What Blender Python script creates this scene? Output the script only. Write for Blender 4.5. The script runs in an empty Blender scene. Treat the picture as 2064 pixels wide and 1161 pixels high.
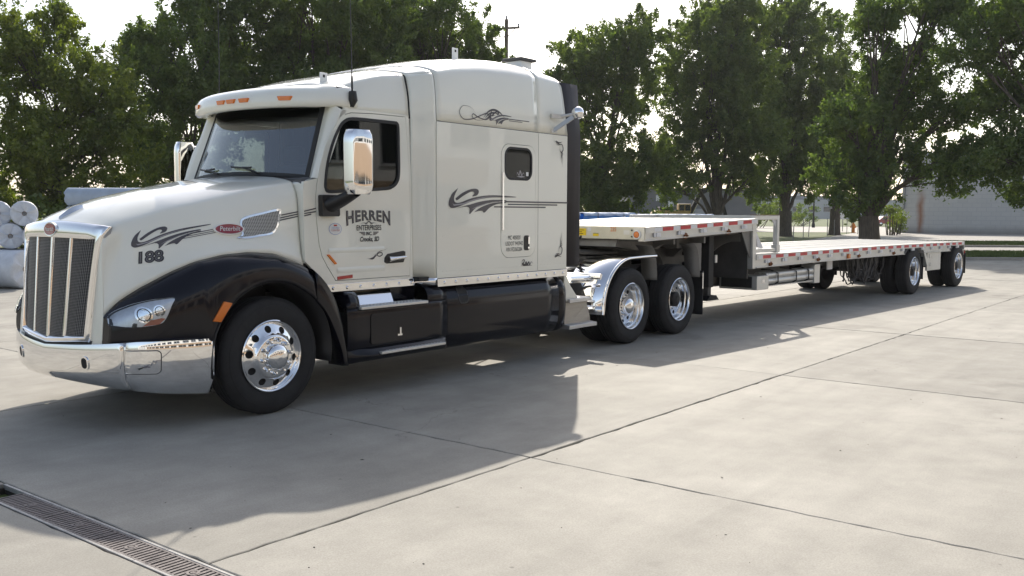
import bpy, bmesh, math, random
import numpy as np
from mathutils import Vector, Matrix, geometry
from mathutils.bvhtree import BVHTree

sc = bpy.context.scene
col = sc.collection
rad = math.radians

# ------------------------------------------------------------------ camera
cam_d = bpy.data.cameras.new("camera")
cam_d.sensor_width = 36.0
cam_d.lens = 33.255
cam_d.clip_start = 0.1
cam_d.clip_end = 3000.0
cam = bpy.data.objects.new("camera", cam_d)
col.objects.link(cam)
sc.camera = cam
YAW, PITCH, ROLL = 0.66925, -0.07993, 0.00504
fw = Vector((math.cos(YAW) * math.cos(PITCH), math.sin(YAW) * math.cos(PITCH), math.sin(PITCH)))
rt = Vector((math.sin(YAW), -math.cos(YAW), 0.0))
upv = rt.cross(fw)
rt2 = rt * math.cos(ROLL) + upv * math.sin(ROLL)
up2 = -rt * math.sin(ROLL) + upv * math.cos(ROLL)
M = Matrix(((rt2.x, up2.x, -fw.x, -5.0423), (rt2.y, up2.y, -fw.y, -7.7584), (rt2.z, up2.z, -fw.z, 1.7463), (0, 0, 0, 1)))
cam.matrix_world = M

# ------------------------------------------------------------------ sky, sun, exposure
SUN_DIR = Vector((0.826, 0.564, 0.0)).normalized()      # towards the sun, on the ground
SUN_EL = rad(36.3)
w = bpy.data.worlds.new("World")
sc.world = w
w.use_nodes = True
nt = w.node_tree
nt.nodes.clear()
sky = nt.nodes.new("ShaderNodeTexSky")
sky.sky_type = 'NISHITA'
sky.sun_disc = False
sky.sun_elevation = SUN_EL
sky.sun_rotation = math.atan2(SUN_DIR.x, SUN_DIR.y)
sky.air_density = 1.0
sky.dust_density = 2.2
sky.ozone_density = 1.0
bgn = nt.nodes.new("ShaderNodeBackground")
bgn.inputs["Strength"].default_value = 0.15
outw = nt.nodes.new("ShaderNodeOutputWorld")
hsv = nt.nodes.new("ShaderNodeHueSaturation")      # hazy summer air: the whole sky is paler than clear air
hsv.inputs["Saturation"].default_value = 0.72
nt.links.new(sky.outputs[0], hsv.inputs["Color"])
nt.links.new(hsv.outputs[0], bgn.inputs[0])
nt.links.new(bgn.outputs[0], outw.inputs[0])
sun_d = bpy.data.lights.new("sun", 'SUN')
sun_d.energy = 3.6
sun_d.angle = rad(0.55)
sun_d.color = (1.0, 0.93, 0.82)
sun = bpy.data.objects.new("sun", sun_d)
col.objects.link(sun)
sd = Vector((SUN_DIR.x * math.cos(SUN_EL), SUN_DIR.y * math.cos(SUN_EL), math.sin(SUN_EL)))
sun.rotation_euler = sd.to_track_quat('Z', 'Y').to_euler()
sun.location = (30, 20, 30)
sc.view_settings.view_transform = 'Standard'
sc.view_settings.look = 'None'
sc.view_settings.gamma = 1.0
sc.view_settings.exposure = 0.42
sc.cycles.max_bounces = 8
sc.cycles.transparent_max_bounces = 12
sc.cycles.caustics_reflective = False
sc.cycles.caustics_refractive = False

# ------------------------------------------------------------------ materials
def mat(name, base, rough=0.5, metal=0.0, coat=0.0, spec=None, var=0.0, vscale=3.0, bump=0.0, bscale=40.0, rvar=0.0, stretch=None, emit=None):
    m = bpy.data.materials.new(name)
    m.use_nodes = True
    t = m.node_tree
    b = t.nodes["Principled BSDF"]
    b.inputs["Base Color"].default_value = (*base, 1)
    b.inputs["Roughness"].default_value = rough
    b.inputs["Metallic"].default_value = metal
    if coat:
        b.inputs["Coat Weight"].default_value = coat
        b.inputs["Coat Roughness"].default_value = 0.03
    if spec is not None:
        b.inputs["Specular IOR Level"].default_value = spec
    tc = t.nodes.new("ShaderNodeTexCoord")
    src = tc.outputs["Object"]
    if stretch:
        mp = t.nodes.new("ShaderNodeMapping")
        mp.inputs["Scale"].default_value = stretch
        t.links.new(src, mp.inputs[0])
        src = mp.outputs[0]
    if var or rvar:
        n = t.nodes.new("ShaderNodeTexNoise")
        n.inputs["Scale"].default_value = vscale
        n.inputs["Detail"].default_value = 6
        n.inputs["Roughness"].default_value = 0.62
        t.links.new(src, n.inputs["Vector"])
    if var:
        r = t.nodes.new("ShaderNodeMapRange")
        r.inputs[1].default_value = 0.3; r.inputs[2].default_value = 0.7
        r.inputs[3].default_value = 1 - var; r.inputs[4].default_value = 1 + var
        t.links.new(n.outputs[0], r.inputs[0])
        mx = t.nodes.new("ShaderNodeVectorMath"); mx.operation = 'SCALE'
        mx.inputs[0].default_value = base
        t.links.new(r.outputs[0], mx.inputs["Scale"])
        t.links.new(mx.outputs[0], b.inputs["Base Color"])
    if rvar:
        r2 = t.nodes.new("ShaderNodeMapRange")
        r2.inputs[1].default_value = 0.35; r2.inputs[2].default_value = 0.75
        r2.inputs[3].default_value = rough; r2.inputs[4].default_value = rough + rvar
        t.links.new(n.outputs[0], r2.inputs[0])
        t.links.new(r2.outputs[0], b.inputs["Roughness"])
    if bump:
        n2 = t.nodes.new("ShaderNodeTexNoise")
        n2.inputs["Scale"].default_value = bscale
        n2.inputs["Detail"].default_value = 5
        t.links.new(src, n2.inputs["Vector"])
        bm_ = t.nodes.new("ShaderNodeBump")
        bm_.inputs["Strength"].default_value = bump
        bm_.inputs["Distance"].default_value = 0.01
        t.links.new(n2.outputs[0], bm_.inputs["Height"])
        t.links.new(bm_.outputs[0], b.inputs["Normal"])
    if emit:
        b.inputs["Emission Color"].default_value = (*emit[0], 1)
        b.inputs["Emission Strength"].default_value = emit[1]
    return m

MT = {}
MT['cream'] = mat('cream_paint', (0.83, 0.82, 0.725), 0.28, coat=1.0, var=0.02, vscale=1.3, rvar=0.08)
MT['black'] = mat('black_paint', (0.006, 0.006, 0.010), 0.10, spec=0.36, rvar=0.08, vscale=2.5)
MT['chrome'] = mat('chrome', (0.90, 0.90, 0.90), 0.035, metal=1.0, rvar=0.03, vscale=6)
MT['alu'] = mat('brushed_aluminium', (0.66, 0.65, 0.62), 0.42, metal=0.75, var=0.10, vscale=2.5, rvar=0.15)
MT['alu_deck'] = mat('deck_aluminium', (0.36, 0.36, 0.345), 0.6, metal=0.15, var=0.14, vscale=1.2, stretch=(0.25, 3, 3), rvar=0.2)
MT['brush'] = mat('dull_brushed_plate', (0.36, 0.34, 0.31), 0.4, metal=0.7, var=0.1, vscale=5, stretch=(1, 1, 12))
MT['polish'] = mat('polished_aluminium', (0.86, 0.86, 0.86), 0.10, metal=1.0, rvar=0.08, vscale=9)
MT['tread'] = mat('tread_plate', (0.62, 0.62, 0.63), 0.35, metal=0.9, bump=0.6, bscale=60)
MT['tyre'] = mat('tyre_rubber', (0.016, 0.016, 0.017), 0.78, var=0.35, vscale=7, bump=0.15, bscale=90)
MT['rubber'] = mat('black_rubber', (0.018, 0.018, 0.019), 0.6, var=0.2, bump=0.1)
MT['extender'] = mat('extender_rubber', (0.035, 0.031, 0.033), 0.62, var=0.15, vscale=2)
MT['dark'] = mat('dark_steel', (0.022, 0.022, 0.023), 0.6, metal=0.3, var=0.4, vscale=4, bump=0.2)
MT['frame'] = mat('frame_paint', (0.06, 0.058, 0.056), 0.55, var=0.35, vscale=3, bump=0.2)
MT['greybeam'] = mat('dull_aluminium_beam', (0.20, 0.195, 0.185), 0.55, metal=0.4, var=0.2, vscale=2)
MT['plastic'] = mat('black_plastic', (0.016, 0.015, 0.015), 0.42, bump=0.12, bscale=120)
MT['amber'] = mat('amber_lens', (0.75, 0.19, 0.015), 0.18, coat=0.6, bump=0.3, bscale=55)
MT['redlens'] = mat('red_lens', (0.42, 0.03, 0.03), 0.25, coat=0.5)
MT['redenamel'] = mat('red_enamel', (0.26, 0.012, 0.022), 0.2, coat=1.0)
MT['whitemark'] = mat('white_mark', (0.82, 0.82, 0.80), 0.45)
MT['decal'] = mat('charcoal_decal', (0.065, 0.060, 0.068), 0.4, coat=0.3)
MT['decalgrey'] = mat('grey_decal', (0.33, 0.32, 0.34), 0.35, coat=0.3)
MT['decalmid'] = mat('dark_grey_decal', (0.13, 0.125, 0.135), 0.35, coat=0.3)
MT['decalblack'] = mat('black_decal', (0.012, 0.012, 0.014), 0.4)
MT['tapered'] = mat('red_reflective_tape', (0.55, 0.025, 0.03), 0.4, var=0.15, vscale=20)
MT['tapewhite'] = mat('white_reflective_tape', (0.74, 0.74, 0.76), 0.35, var=0.06, vscale=20)
MT['yellow'] = mat('yellow_sticker', (0.85, 0.62, 0.02), 0.5, var=0.06, vscale=30)
MT['orangepaint'] = mat('orange_lettering', (0.75, 0.28, 0.08), 0.6)
MT['seam'] = mat('seam_sealant', (0.02, 0.02, 0.02), 0.8)
MT['interior'] = mat('interior_trim', (0.10, 0.10, 0.105), 0.7, var=0.1)
MT['seat'] = mat('seat_fabric', (0.045, 0.045, 0.055), 0.85, bump=0.3)
MT['curtain'] = mat('curtain_cloth', (0.030, 0.032, 0.050), 0.9)
MT['paper'] = mat('paper', (0.75, 0.75, 0.72), 0.7)
MT['stickerblue'] = mat('sticker_blue', (0.30, 0.34, 0.55), 0.5)
MT['rust'] = mat('rusty_steel', (0.22, 0.085, 0.03), 0.8, var=0.4, vscale=30)
MT['chain'] = mat('galvanised_chain', (0.075, 0.072, 0.07), 0.6, metal=0.4, var=0.3, vscale=15)

MT['reflector'] = mat('lamp_reflector', (0.74, 0.78, 0.84), 0.22, metal=0.35, var=0.12, vscale=14)
MT['lens_bowl'] = mat('lamp_bowl', (0.80, 0.84, 0.88), 0.08, metal=0.9)
MT['turnlens'] = mat('turn_lens', (0.50, 0.12, 0.06), 0.2, coat=.8)
MT['greyline'] = mat('sealed_joint', (0.42, 0.41, 0.37), 0.6)
MT['bluecap'] = mat('blue_cap', (0.05, 0.16, 0.42), 0.4)
MT['alu_cream'] = mat('weathered_cream_metal', (0.66, 0.63, 0.52), 0.45, metal=0.3, var=0.08, vscale=4)
MT['woodtop'] = mat('worn_wood', (0.23, 0.15, 0.09), 0.85, var=0.3, vscale=8)

def glass(name, tint, refl=1.45):
    m = bpy.data.materials.new(name); m.use_nodes = True
    t = m.node_tree; t.nodes.clear()
    o = t.nodes.new("ShaderNodeOutputMaterial")
    mx = t.nodes.new("ShaderNodeMixShader")
    tr = t.nodes.new("ShaderNodeBsdfTransparent"); tr.inputs[0].default_value = (*tint, 1)
    gl = t.nodes.new("ShaderNodeBsdfGlossy"); gl.inputs["Roughness"].default_value = 0.02
    gl.inputs[0].default_value = (0.95, 0.98, 0.98, 1)
    fr = t.nodes.new("ShaderNodeFresnel"); fr.inputs[0].default_value = refl
    t.links.new(fr.outputs[0], mx.inputs[0]); t.links.new(tr.outputs[0], mx.inputs[1]); t.links.new(gl.outputs[0], mx.inputs[2])
    t.links.new(mx.outputs[0], o.inputs[0])
    return m
MT['windscreen'] = glass('windscreen_glass', (0.60, 0.70, 0.72), 2.7)
MT['tintglass'] = glass('tinted_glass', (0.34, 0.37, 0.36), 1.5)
MT['darkglass'] = glass('privacy_glass', (0.05, 0.05, 0.05), 1.4)
MT['bandglass'] = glass('shade_band_glass', (0.50, 0.45, 0.41), 1.3)
MT['lens'] = glass('clear_lens', (0.93, 0.95, 0.97), 1.45)

def mesh_screen(name='grille_mesh', metal_c=(0.30, 0.285, 0.27, 1), hole=0.32):
    """punched steel screen: staggered dark holes"""
    m = bpy.data.materials.new(name); m.use_nodes = True
    t = m.node_tree; b = t.nodes["Principled BSDF"]; L = t.links.new
    tc = t.nodes.new("ShaderNodeTexCoord"); sp = t.nodes.new("ShaderNodeSeparateXYZ"); L(tc.outputs["Object"], sp.inputs[0])
    ad = t.nodes.new("ShaderNodeMath"); ad.operation = 'ADD'; L(sp.outputs[0], ad.inputs[0]); L(sp.outputs[1], ad.inputs[1])
    def wave(src, k, ph=0.0):
        a = t.nodes.new("ShaderNodeMath"); a.operation = 'MULTIPLY_ADD'; a.inputs[1].default_value = k; a.inputs[2].default_value = ph; L(src, a.inputs[0])
        c = t.nodes.new("ShaderNodeMath"); c.operation = 'SINE'; L(a.outputs[0], c.inputs[0]); return c.outputs[0]
    mu = t.nodes.new("ShaderNodeMath"); mu.operation = 'MULTIPLY'; L(wave(ad.outputs[0], 210), mu.inputs[0]); L(wave(sp.outputs[2], 260), mu.inputs[1])
    cr = t.nodes.new("ShaderNodeValToRGB")
    cr.color_ramp.elements[0].position = 0.0; cr.color_ramp.elements[0].color = metal_c
    cr.color_ramp.elements[1].position = hole; cr.color_ramp.elements[1].color = (0.010, 0.010, 0.010, 1)
    ab = t.nodes.new("ShaderNodeMath"); ab.operation = 'ABSOLUTE'; L(mu.outputs[0], ab.inputs[0]); L(ab.outputs[0], cr.inputs[0])
    L(cr.outputs[0], b.inputs["Base Color"])
    b.inputs["Metallic"].default_value = 0.5; b.inputs["Roughness"].default_value = 0.4
    bp = t.nodes.new("ShaderNodeBump"); bp.inputs["Distance"].default_value = 0.004; bp.invert = True
    L(ab.outputs[0], bp.inputs["Height"]); L(bp.outputs[0], b.inputs["Normal"])
    return m
MT['mesh'] = mesh_screen()
MT['brightmesh'] = mesh_screen('bright_vent_mesh', (0.72, 0.71, 0.68, 1), 0.85)

def concrete(name, c1, c2, scale=0.35, crack=True):
    m = bpy.data.materials.new(name); m.use_nodes = True
    t = m.node_tree; b = t.nodes["Principled BSDF"]
    L = t.links.new
    geo = t.nodes.new("ShaderNodeNewGeometry")
    def noise(s, det=6, ro=0.6, vec=None):
        n = t.nodes.new("ShaderNodeTexNoise"); n.inputs["Scale"].default_value = s; n.inputs["Detail"].default_value = det; n.inputs["Roughness"].default_value = ro
        L(vec or geo.outputs["Position"], n.inputs["Vector"]); return n
    n1 = noise(scale, 7, 0.65); n2 = noise(2.3, 5); n3 = noise(90, 3, 0.75)
    mp = t.nodes.new("ShaderNodeMapping"); mp.inputs["Scale"].default_value = (0.35, 3.0, 1)
    mp.inputs["Rotation"].default_value = (0, 0, 0.1)
    L(geo.outputs["Position"], mp.inputs[0]); n4 = noise(1.1, 5, 0.6, mp.outputs[0])
    r = t.nodes.new("ShaderNodeValToRGB")
    r.color_ramp.elements[0].position = 0.32; r.color_ramp.elements[0].color = (*c1, 1)
    r.color_ramp.elements[1].position = 0.66; r.color_ramp.elements[1].color = (*c2, 1)
    L(n1.outputs[0], r.inputs[0])
    oi = t.nodes.new("ShaderNodeObjectInfo")
    def rng(o, a, bb, lo=0.3, hi=0.7):
        q = t.nodes.new("ShaderNodeMapRange"); q.inputs[1].default_value = lo; q.inputs[2].default_value = hi
        q.inputs[3].default_value = a; q.inputs[4].default_value = bb; L(o, q.inputs[0]); return q.outputs[0]
    def mul(a, bb):
        q = t.nodes.new("ShaderNodeMath"); q.operation = 'MULTIPLY'; L(a, q.inputs[0]); L(bb, q.inputs[1]); return q.outputs[0]
    k = mul(mul(rng(n2.outputs[0], .87, 1.10), rng(n3.outputs[0], .84, 1.14)), mul(rng(oi.outputs["Random"], .87, 1.09, 0, 1), rng(n4.outputs[0], .93, 1.06)))
    # oil drips and dark specks
    v = t.nodes.new("ShaderNodeTexVoronoi"); v.inputs["Scale"].default_value = 2.1; L(geo.outputs["Position"], v.inputs["Vector"])
    k = mul(k, rng(v.outputs["Distance"], .55, 1.0, .012, .03))
    v2 = t.nodes.new("ShaderNodeTexVoronoi"); v2.inputs["Scale"].default_value = 0.33; L(geo.outputs["Position"], v2.inputs["Vector"])
    wq = t.nodes.new("ShaderNodeMath"); wq.operation = 'ADD'; L(v2.outputs["Distance"], wq.inputs[0]); L(rng(n2.outputs[0], -.12, .12), wq.inputs[1])
    k = mul(k, rng(wq.outputs[0], .84, 1.0, .05, .2))
    # rubber left by tyres along the lanes, and a few hairline cracks
    mp2 = t.nodes.new("ShaderNodeMapping"); mp2.inputs["Scale"].default_value = (0.06, 1.6, 1); mp2.inputs["Rotation"].default_value = (0, 0, -0.12)
    L(geo.outputs["Position"], mp2.inputs[0]); n5 = noise(1.0, 4, 0.55, mp2.outputs[0]); k = mul(k, rng(n5.outputs[0], 1.0, .90, .55, .70))
    wv = t.nodes.new("ShaderNodeVectorMath"); wv.operation = 'ADD'; n6 = noise(1.7, 5, 0.6)
    L(geo.outputs["Position"], wv.inputs[0]); L(n6.outputs["Color"], wv.inputs[1])
    v3 = t.nodes.new("ShaderNodeTexVoronoi"); v3.feature = 'DISTANCE_TO_EDGE'; v3.inputs["Scale"].default_value = 0.16; L(wv.outputs[0], v3.inputs["Vector"])
    n7 = noise(0.22, 3); ck = rng(v3.outputs["Distance"], .0, 1.0, .0002, .0011); gate = rng(n7.outputs[0], 1.0, 0.0, .56, .60)
    mxk = t.nodes.new("ShaderNodeMath"); mxk.operation = 'MAXIMUM'; L(ck, mxk.inputs[0]); L(gate, mxk.inputs[1]); k = mul(k, rng(mxk.outputs[0], .6, 1.0, 0, 1))
    s = t.nodes.new("ShaderNodeVectorMath"); s.operation = 'SCALE'; L(r.outputs[0], s.inputs[0]); L(k, s.inputs["Scale"])
    L(s.outputs[0], b.inputs["Base Color"])
    b.inputs["Roughness"].default_value = 0.75
    b.inputs["Specular IOR Level"].default_value = 0.35
    bp = t.nodes.new("ShaderNodeBump"); bp.inputs["Strength"].default_value = 0.25; bp.inputs["Distance"].default_value = 0.004
    L(n3.outputs[0], bp.inputs["Height"]); L(bp.outputs[0], b.inputs["Normal"])
    return m
MT['concrete'] = concrete('yard_concrete', (0.305, 0.285, 0.245), (0.395, 0.37, 0.32))
MT['road'] = concrete('road_concrete', (0.33, 0.305, 0.27), (0.42, 0.39, 0.345))
MT['asphalt'] = concrete('asphalt', (0.13, 0.125, 0.12), (0.19, 0.18, 0.175), 0.8)
MT['soil'] = mat('joint_soil', (0.035, 0.030, 0.025), 0.95, var=0.4, vscale=8)
MT['grass'] = mat('grass', (0.09, 0.115, 0.028), 0.9, var=0.45, vscale=0.8, bump=0.8, bscale=25)

# ------------------------------------------------------------------ helpers
def link(o, parent=None):
    col.objects.link(o)
    if parent is not None:
        o.parent = parent
    return o

def empty(name, loc=(0, 0, 0), rz=0.0, parent=None):
    o = bpy.data.objects.new(name, None)
    o.empty_display_size = 0.2
    o.location = loc
    o.rotation_euler = (0, 0, rz)
    return link(o, parent)

def tag(o, label, cat, group=None):
    o['label'] = label; o['category'] = cat
    if group: o['group'] = group
    return o

def structure(o):
    o['kind'] = 'structure'; return o

def mk(name, verts, faces, m, parent=None, smooth=40, loc=None, bevel=0.0, solid=0.0, segs=2):
    me = bpy.data.meshes.new(name)
    me.from_pydata([tuple(v) for v in verts], [], [tuple(f) for f in faces])
    me.validate()
    me.update()
    return mko(name, me, m, parent, smooth, loc, bevel, solid, segs)

def mko(name, me, m, parent=None, smooth=40, loc=None, bevel=0.0, solid=0.0, segs=2):
    if m is not None and not me.materials:
        me.materials.append(MT[m] if isinstance(m, str) else m)
    if smooth:
        me.shade_smooth()
        me.set_sharp_from_angle(angle=rad(smooth))
    else:
        me.shade_flat()
    o = bpy.data.objects.new(name, me)
    if loc is not None: o.location = loc
    link(o, parent)
    if solid:
        md = o.modifiers.new('solid', 'SOLIDIFY'); md.thickness = solid; md.offset = -1
    if bevel:
        md = o.modifiers.new('bevel', 'BEVEL'); md.width = bevel; md.segments = segs; md.limit_method = 'ANGLE'; md.angle_limit = rad(35)
        md.harden_normals = True
    return o

class G:
    """collects simple shapes into one mesh"""
    def __init__(s): s.v = []; s.f = []
    def add(s, v, f):
        n = len(s.v); s.v += [tuple(p) for p in v]; s.f += [tuple(i + n for i in q) for q in f]; return s
    def box(s, a, b):
        x0, y0, z0 = [min(p, q) for p, q in zip(a, b)]; x1, y1, z1 = [max(p, q) for p, q in zip(a, b)]
        return s.add([(x0, y0, z0), (x1, y0, z0), (x1, y1, z0), (x0, y1, z0), (x0, y0, z1), (x1, y0, z1), (x1, y1, z1), (x0, y1, z1)],
                     [(0, 3, 2, 1), (4, 5, 6, 7), (0, 1, 5, 4), (1, 2, 6, 5), (2, 3, 7, 6), (3, 0, 4, 7)])
    def bar(s, p, q, wd, ht, up=(0, 0, 1)):
        p = Vector(p); q = Vector(q); d = (q - p).normalized(); upw = Vector(up)
        if abs(d.dot(upw)) > 0.98: upw = Vector((1, 0, 0))
        sd_ = d.cross(upw).normalized(); u_ = sd_.cross(d)
        c = []
        for e in (p, q):
            for i, j in ((-1, -1), (1, -1), (1, 1), (-1, 1)):
                c.append(e + sd_ * (i * wd / 2) + u_ * (j * ht / 2))
        return s.add(c, [(0, 1, 2, 3), (7, 6, 5, 4), (0, 4, 5, 1), (1, 5, 6, 2), (2, 6, 7, 3), (3, 7, 4, 0)])
    def tube(s, pts, r, n=10, caps=True):
        pts = [Vector(p) for p in pts]; rr = r if isinstance(r, (list, tuple)) else [r] * len(pts)
        rows = []
        ref = None
        for i, p in enumerate(pts):
            d = (pts[min(i + 1, len(pts) - 1)] - pts[max(i - 1, 0)]).normalized()
            if ref is None:
                ref = Vector((0, 0, 1)) if abs(d.z) < 0.9 else Vector((1, 0, 0))
            a = d.cross(ref).normalized(); b = a.cross(d).normalized(); ref = b
            rows.append([p + a * (rr[i] * math.cos(2 * math.pi * k / n)) + b * (rr[i] * math.sin(2 * math.pi * k / n)) for k in range(n)])
        v = [p for row in rows for p in row]
        f = [(i * n + k, i * n + (k + 1) % n, (i + 1) * n + (k + 1) % n, (i + 1) * n + k) for i in range(len(rows) - 1) for k in range(n)]
        if caps:
            f.append(tuple(range(n - 1, -1, -1))); f.append(tuple((len(rows) - 1) * n + k for k in range(n)))
        return s.add(v, f)
    def cyl(s, p, q, r, n=20): return s.tube([p, q], r, n)
    def grid(s, rows, close=False):
        n = len(rows[0]); v = [p for row in rows for p in row]
        f = [(i * n + k, i * n + (k + 1) % n, (i + 1) * n + (k + 1) % n, (i + 1) * n + k) for i in range(len(rows) - 1) for k in range(n if close else n - 1)]
        return s.add(v, f)
    def lathe(s, prof, n=48, axis='y', c=(0, 0, 0), sgn=1):
        """prof: (radius, offset along axis) pairs"""
        rows = []
        for r_, a_ in prof:
            row = []
            for k in range(n):
                t_ = 2 * math.pi * k / n; cu, su = r_ * math.cos(t_), r_ * math.sin(t_)
                if axis == 'y': row.append((c[0] + cu, c[1] + sgn * a_, c[2] + su))
                elif axis == 'z': row.append((c[0] + cu, c[1] + su, c[2] + sgn * a_))
                else: row.append((c[0] + sgn * a_, c[1] + cu, c[2] + su))
            rows.append(row)
        return s.grid(rows, True)
    def prism(s, outline, fn0, fn1, holes=()):
        """outline: 2D points; fn0/fn1 map (u,v) to the two faces"""
        loops = [list(outline)] + [list(h) for h in holes]
        tris = geometry.tessellate_polygon([[Vector((p[0], p[1], 0)) for p in lp] for lp in loops])
        flat = [p for lp in loops for p in lp]; n = len(flat)
        v = [fn0(*p) for p in flat] + [fn1(*p) for p in flat]
        f = [tuple(t) for t in tris] + [tuple(i + n for i in reversed(t)) for t in tris]
        b = 0
        for lp in loops:
            m_ = len(lp)
            for k in range(m_):
                a0, a1 = b + k, b + (k + 1) % m_
                f.append((a0, a1, a1 + n, a0 + n))
            b += m_
        return s.add(v, f)
    def skin(s, outline, fn0, fn1, holes=(), d=.03):
        """like prism, but the outer face is cut fine enough to follow a curved surface"""
        loops = [list(outline)] + [list(h) for h in holes]
        tris = geometry.tessellate_polygon([[Vector((p[0], p[1], 0)) for p in lp] for lp in loops])
        flat = [p for lp in loops for p in lp]
        bm = bmesh.new(); vs = [bm.verts.new((p[0], p[1], 0)) for p in flat]
        for t in tris:
            try: bm.faces.new([vs[i] for i in t])
            except ValueError: pass
        for _ in range(6):
            ed = [e for e in bm.edges if e.calc_length() > d]
            if not ed: break
            bmesh.ops.subdivide_edges(bm, edges=ed, cuts=1)
            bmesh.ops.triangulate(bm, faces=bm.faces[:])
        bm.verts.index_update(); n = len(bm.verts)
        v = [fn0(q.co.x, q.co.y) for q in bm.verts] + [fn1(q.co.x, q.co.y) for q in bm.verts]
        f = [tuple(q.index for q in fc.verts) for fc in bm.faces]
        f += [(e.verts[0].index, e.verts[1].index, e.verts[1].index + n, e.verts[0].index + n) for e in bm.edges if e.is_boundary]
        bm.free()
        return s.add(v, f)
    def obj(s, name, m, parent=None, **k):
        me = bpy.data.meshes.new(name)
        me.from_pydata(s.v, [], s.f)
        bm = bmesh.new(); bm.from_mesh(me); bmesh.ops.recalc_face_normals(bm, faces=bm.faces); bm.to_mesh(me); bm.free()
        return mko(name, me, m, parent, **k)

def lerp(a, b, t): return a + (b - a) * t
def table(t):
    xs = [p[0] for p in t]; ys = [p[1] for p in t]
    return lambda x: float(np.interp(x, xs, ys))
def stable(t, w_=0.06):
    """smoothed table"""
    xs = np.array([p[0] for p in t]); ys = np.array([p[1] for p in t])
    off = np.linspace(-1, 1, 7) * w_
    return lambda x: float(np.mean(np.interp(x + off, xs, ys)))
def crom(pts, n):
    """Catmull-Rom resample of any-dimensional points to n samples"""
    P = np.array(pts, float); m_ = len(P)
    Q = np.vstack([2 * P[0] - P[1], P, 2 * P[-1] - P[-2]])
    out = []
    for t_ in np.linspace(0, m_ - 1, n):
        i = min(int(t_), m_ - 2); f = t_ - i
        a, b, c, d = Q[i], Q[i + 1], Q[i + 2], Q[i + 3]
        out.append(0.5 * ((2 * b) + (c - a) * f + (2 * a - 5 * b + 4 * c - d) * f * f + (3 * b - a - 3 * c + d) * f ** 3))
    return [tuple(float(x) for x in o) for o in out]
def rrect(x0, z0, x1, z1, r, n=6):
    p = []
    for cx, cz, a0 in ((x1 - r, z1 - r, 0), (x0 + r, z1 - r, 90), (x0 + r, z0 + r, 180), (x1 - r, z0 + r, 270)):
        for k in range(n + 1):
            a = rad(a0 + 90 * k / n); p.append((cx + r * math.cos(a), cz + r * math.sin(a)))
    return p
def ellipse(cx, cz, rx, rz, n=28, rot=0.0):
    return [(cx + rx * math.cos(a) * math.cos(rot) - rz * math.sin(a) * math.sin(rot), cz + rx * math.cos(a) * math.sin(rot) + rz * math.sin(a) * math.cos(rot)) for a in [2 * math.pi * k / n for k in range(n)]]
def offset_poly(poly, d):
    """crude inset of a polygon towards inside by d"""
    n = len(poly); A = sum(poly[i][0] * poly[(i + 1) % n][1] - poly[(i + 1) % n][0] * poly[i][1] for i in range(n))
    sg = 1 if A > 0 else -1; out = []
    for i in range(n):
        p0, p1, p2 = Vector(poly[i - 1]), Vector(poly[i]), Vector(poly[(i + 1) % n])
        e1 = (p1 - p0); e2 = (p2 - p1)
        if e1.length < 1e-9 or e2.length < 1e-9: out.append(tuple(p1)); continue
        e1.normalize(); e2.normalize()
        n1 = Vector((-e1.y, e1.x)) * sg; n2 = Vector((-e2.y, e2.x)) * sg
        b = n1 + n2
        if b.length < 1e-6: b = n1
        b.normalize(); c_ = max(0.35, b.dot(n1))
        q = p1 + b * (d / c_); out.append((q.x, q.y))
    return out
def text_mesh(body, size, shear=0.0, offset=0.0, space=1.0):
    cu = bpy.data.curves.new('lettering', 'FONT')
    cu.body = body; cu.size = size; cu.shear = shear; cu.offset = offset; cu.space_character = space
    cu.align_x = 'CENTER'; cu.align_y = 'CENTER'; cu.resolution_u = 4
    o = bpy.data.objects.new('lettering', cu)
    me = bpy.data.meshes.new_from_object(o)
    bpy.data.objects.remove(o); bpy.data.curves.remove(cu)
    return me
def lettering(name, body, size, m, parent, fn, shear=0.0, offset=0.0, space=1.0, sx=1.0):
    """flat print: fn maps (u, v) to a point"""
    me = text_mesh(body, size, shear, offset, space)
    for v in me.vertices:
        v.co = fn(v.co.x * sx, v.co.y)
    me.update()
    return mko(name, me, m, parent, smooth=0)
def flatpoly(name, polys, m, parent, fn):
    g = G()
    for pl in polys:
        t = geometry.tessellate_polygon([[Vector((p[0], p[1], 0)) for p in pl]])
        g.add([fn(*p) for p in pl], t)
    return g.obj(name, m, parent, smooth=0)
def ribbon(pts, w0, w1=None, taper=True):
    """2D polyline to polygon of varying width"""
    P = [Vector(p) for p in pts]; n = len(P); L_, R_ = [], []
    for i, p in enumerate(P):
        d = (P[min(i + 1, n - 1)] - P[max(i - 1, 0)])
        d = d.normalized() if d.length > 1e-9 else Vector((1, 0))
        k = math.sin(math.pi * min(max(i / (n - 1), .03), .97)) if taper else 1
        h = Vector((-d.y, d.x)) * (w0 * k / 2)
        L_.append(tuple(p + h)); R_.append(tuple(p - h))
    return L_, R_
def ribbons(name, lines, m, parent, fn):
    g = G()
    for pts, wd in lines:
        a, b = ribbon(crom(pts, max(12, len(pts) * 5)), wd)
        g.grid([[fn(*p) for p in a], [fn(*p) for p in b]])
    return g.obj(name, m, parent, smooth=0)
def copy_tree(o, parent=None):
    c = o.copy(); col.objects.link(c); c.parent = parent
    for ch in o.children: copy_tree(ch, c)
    return c

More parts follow.
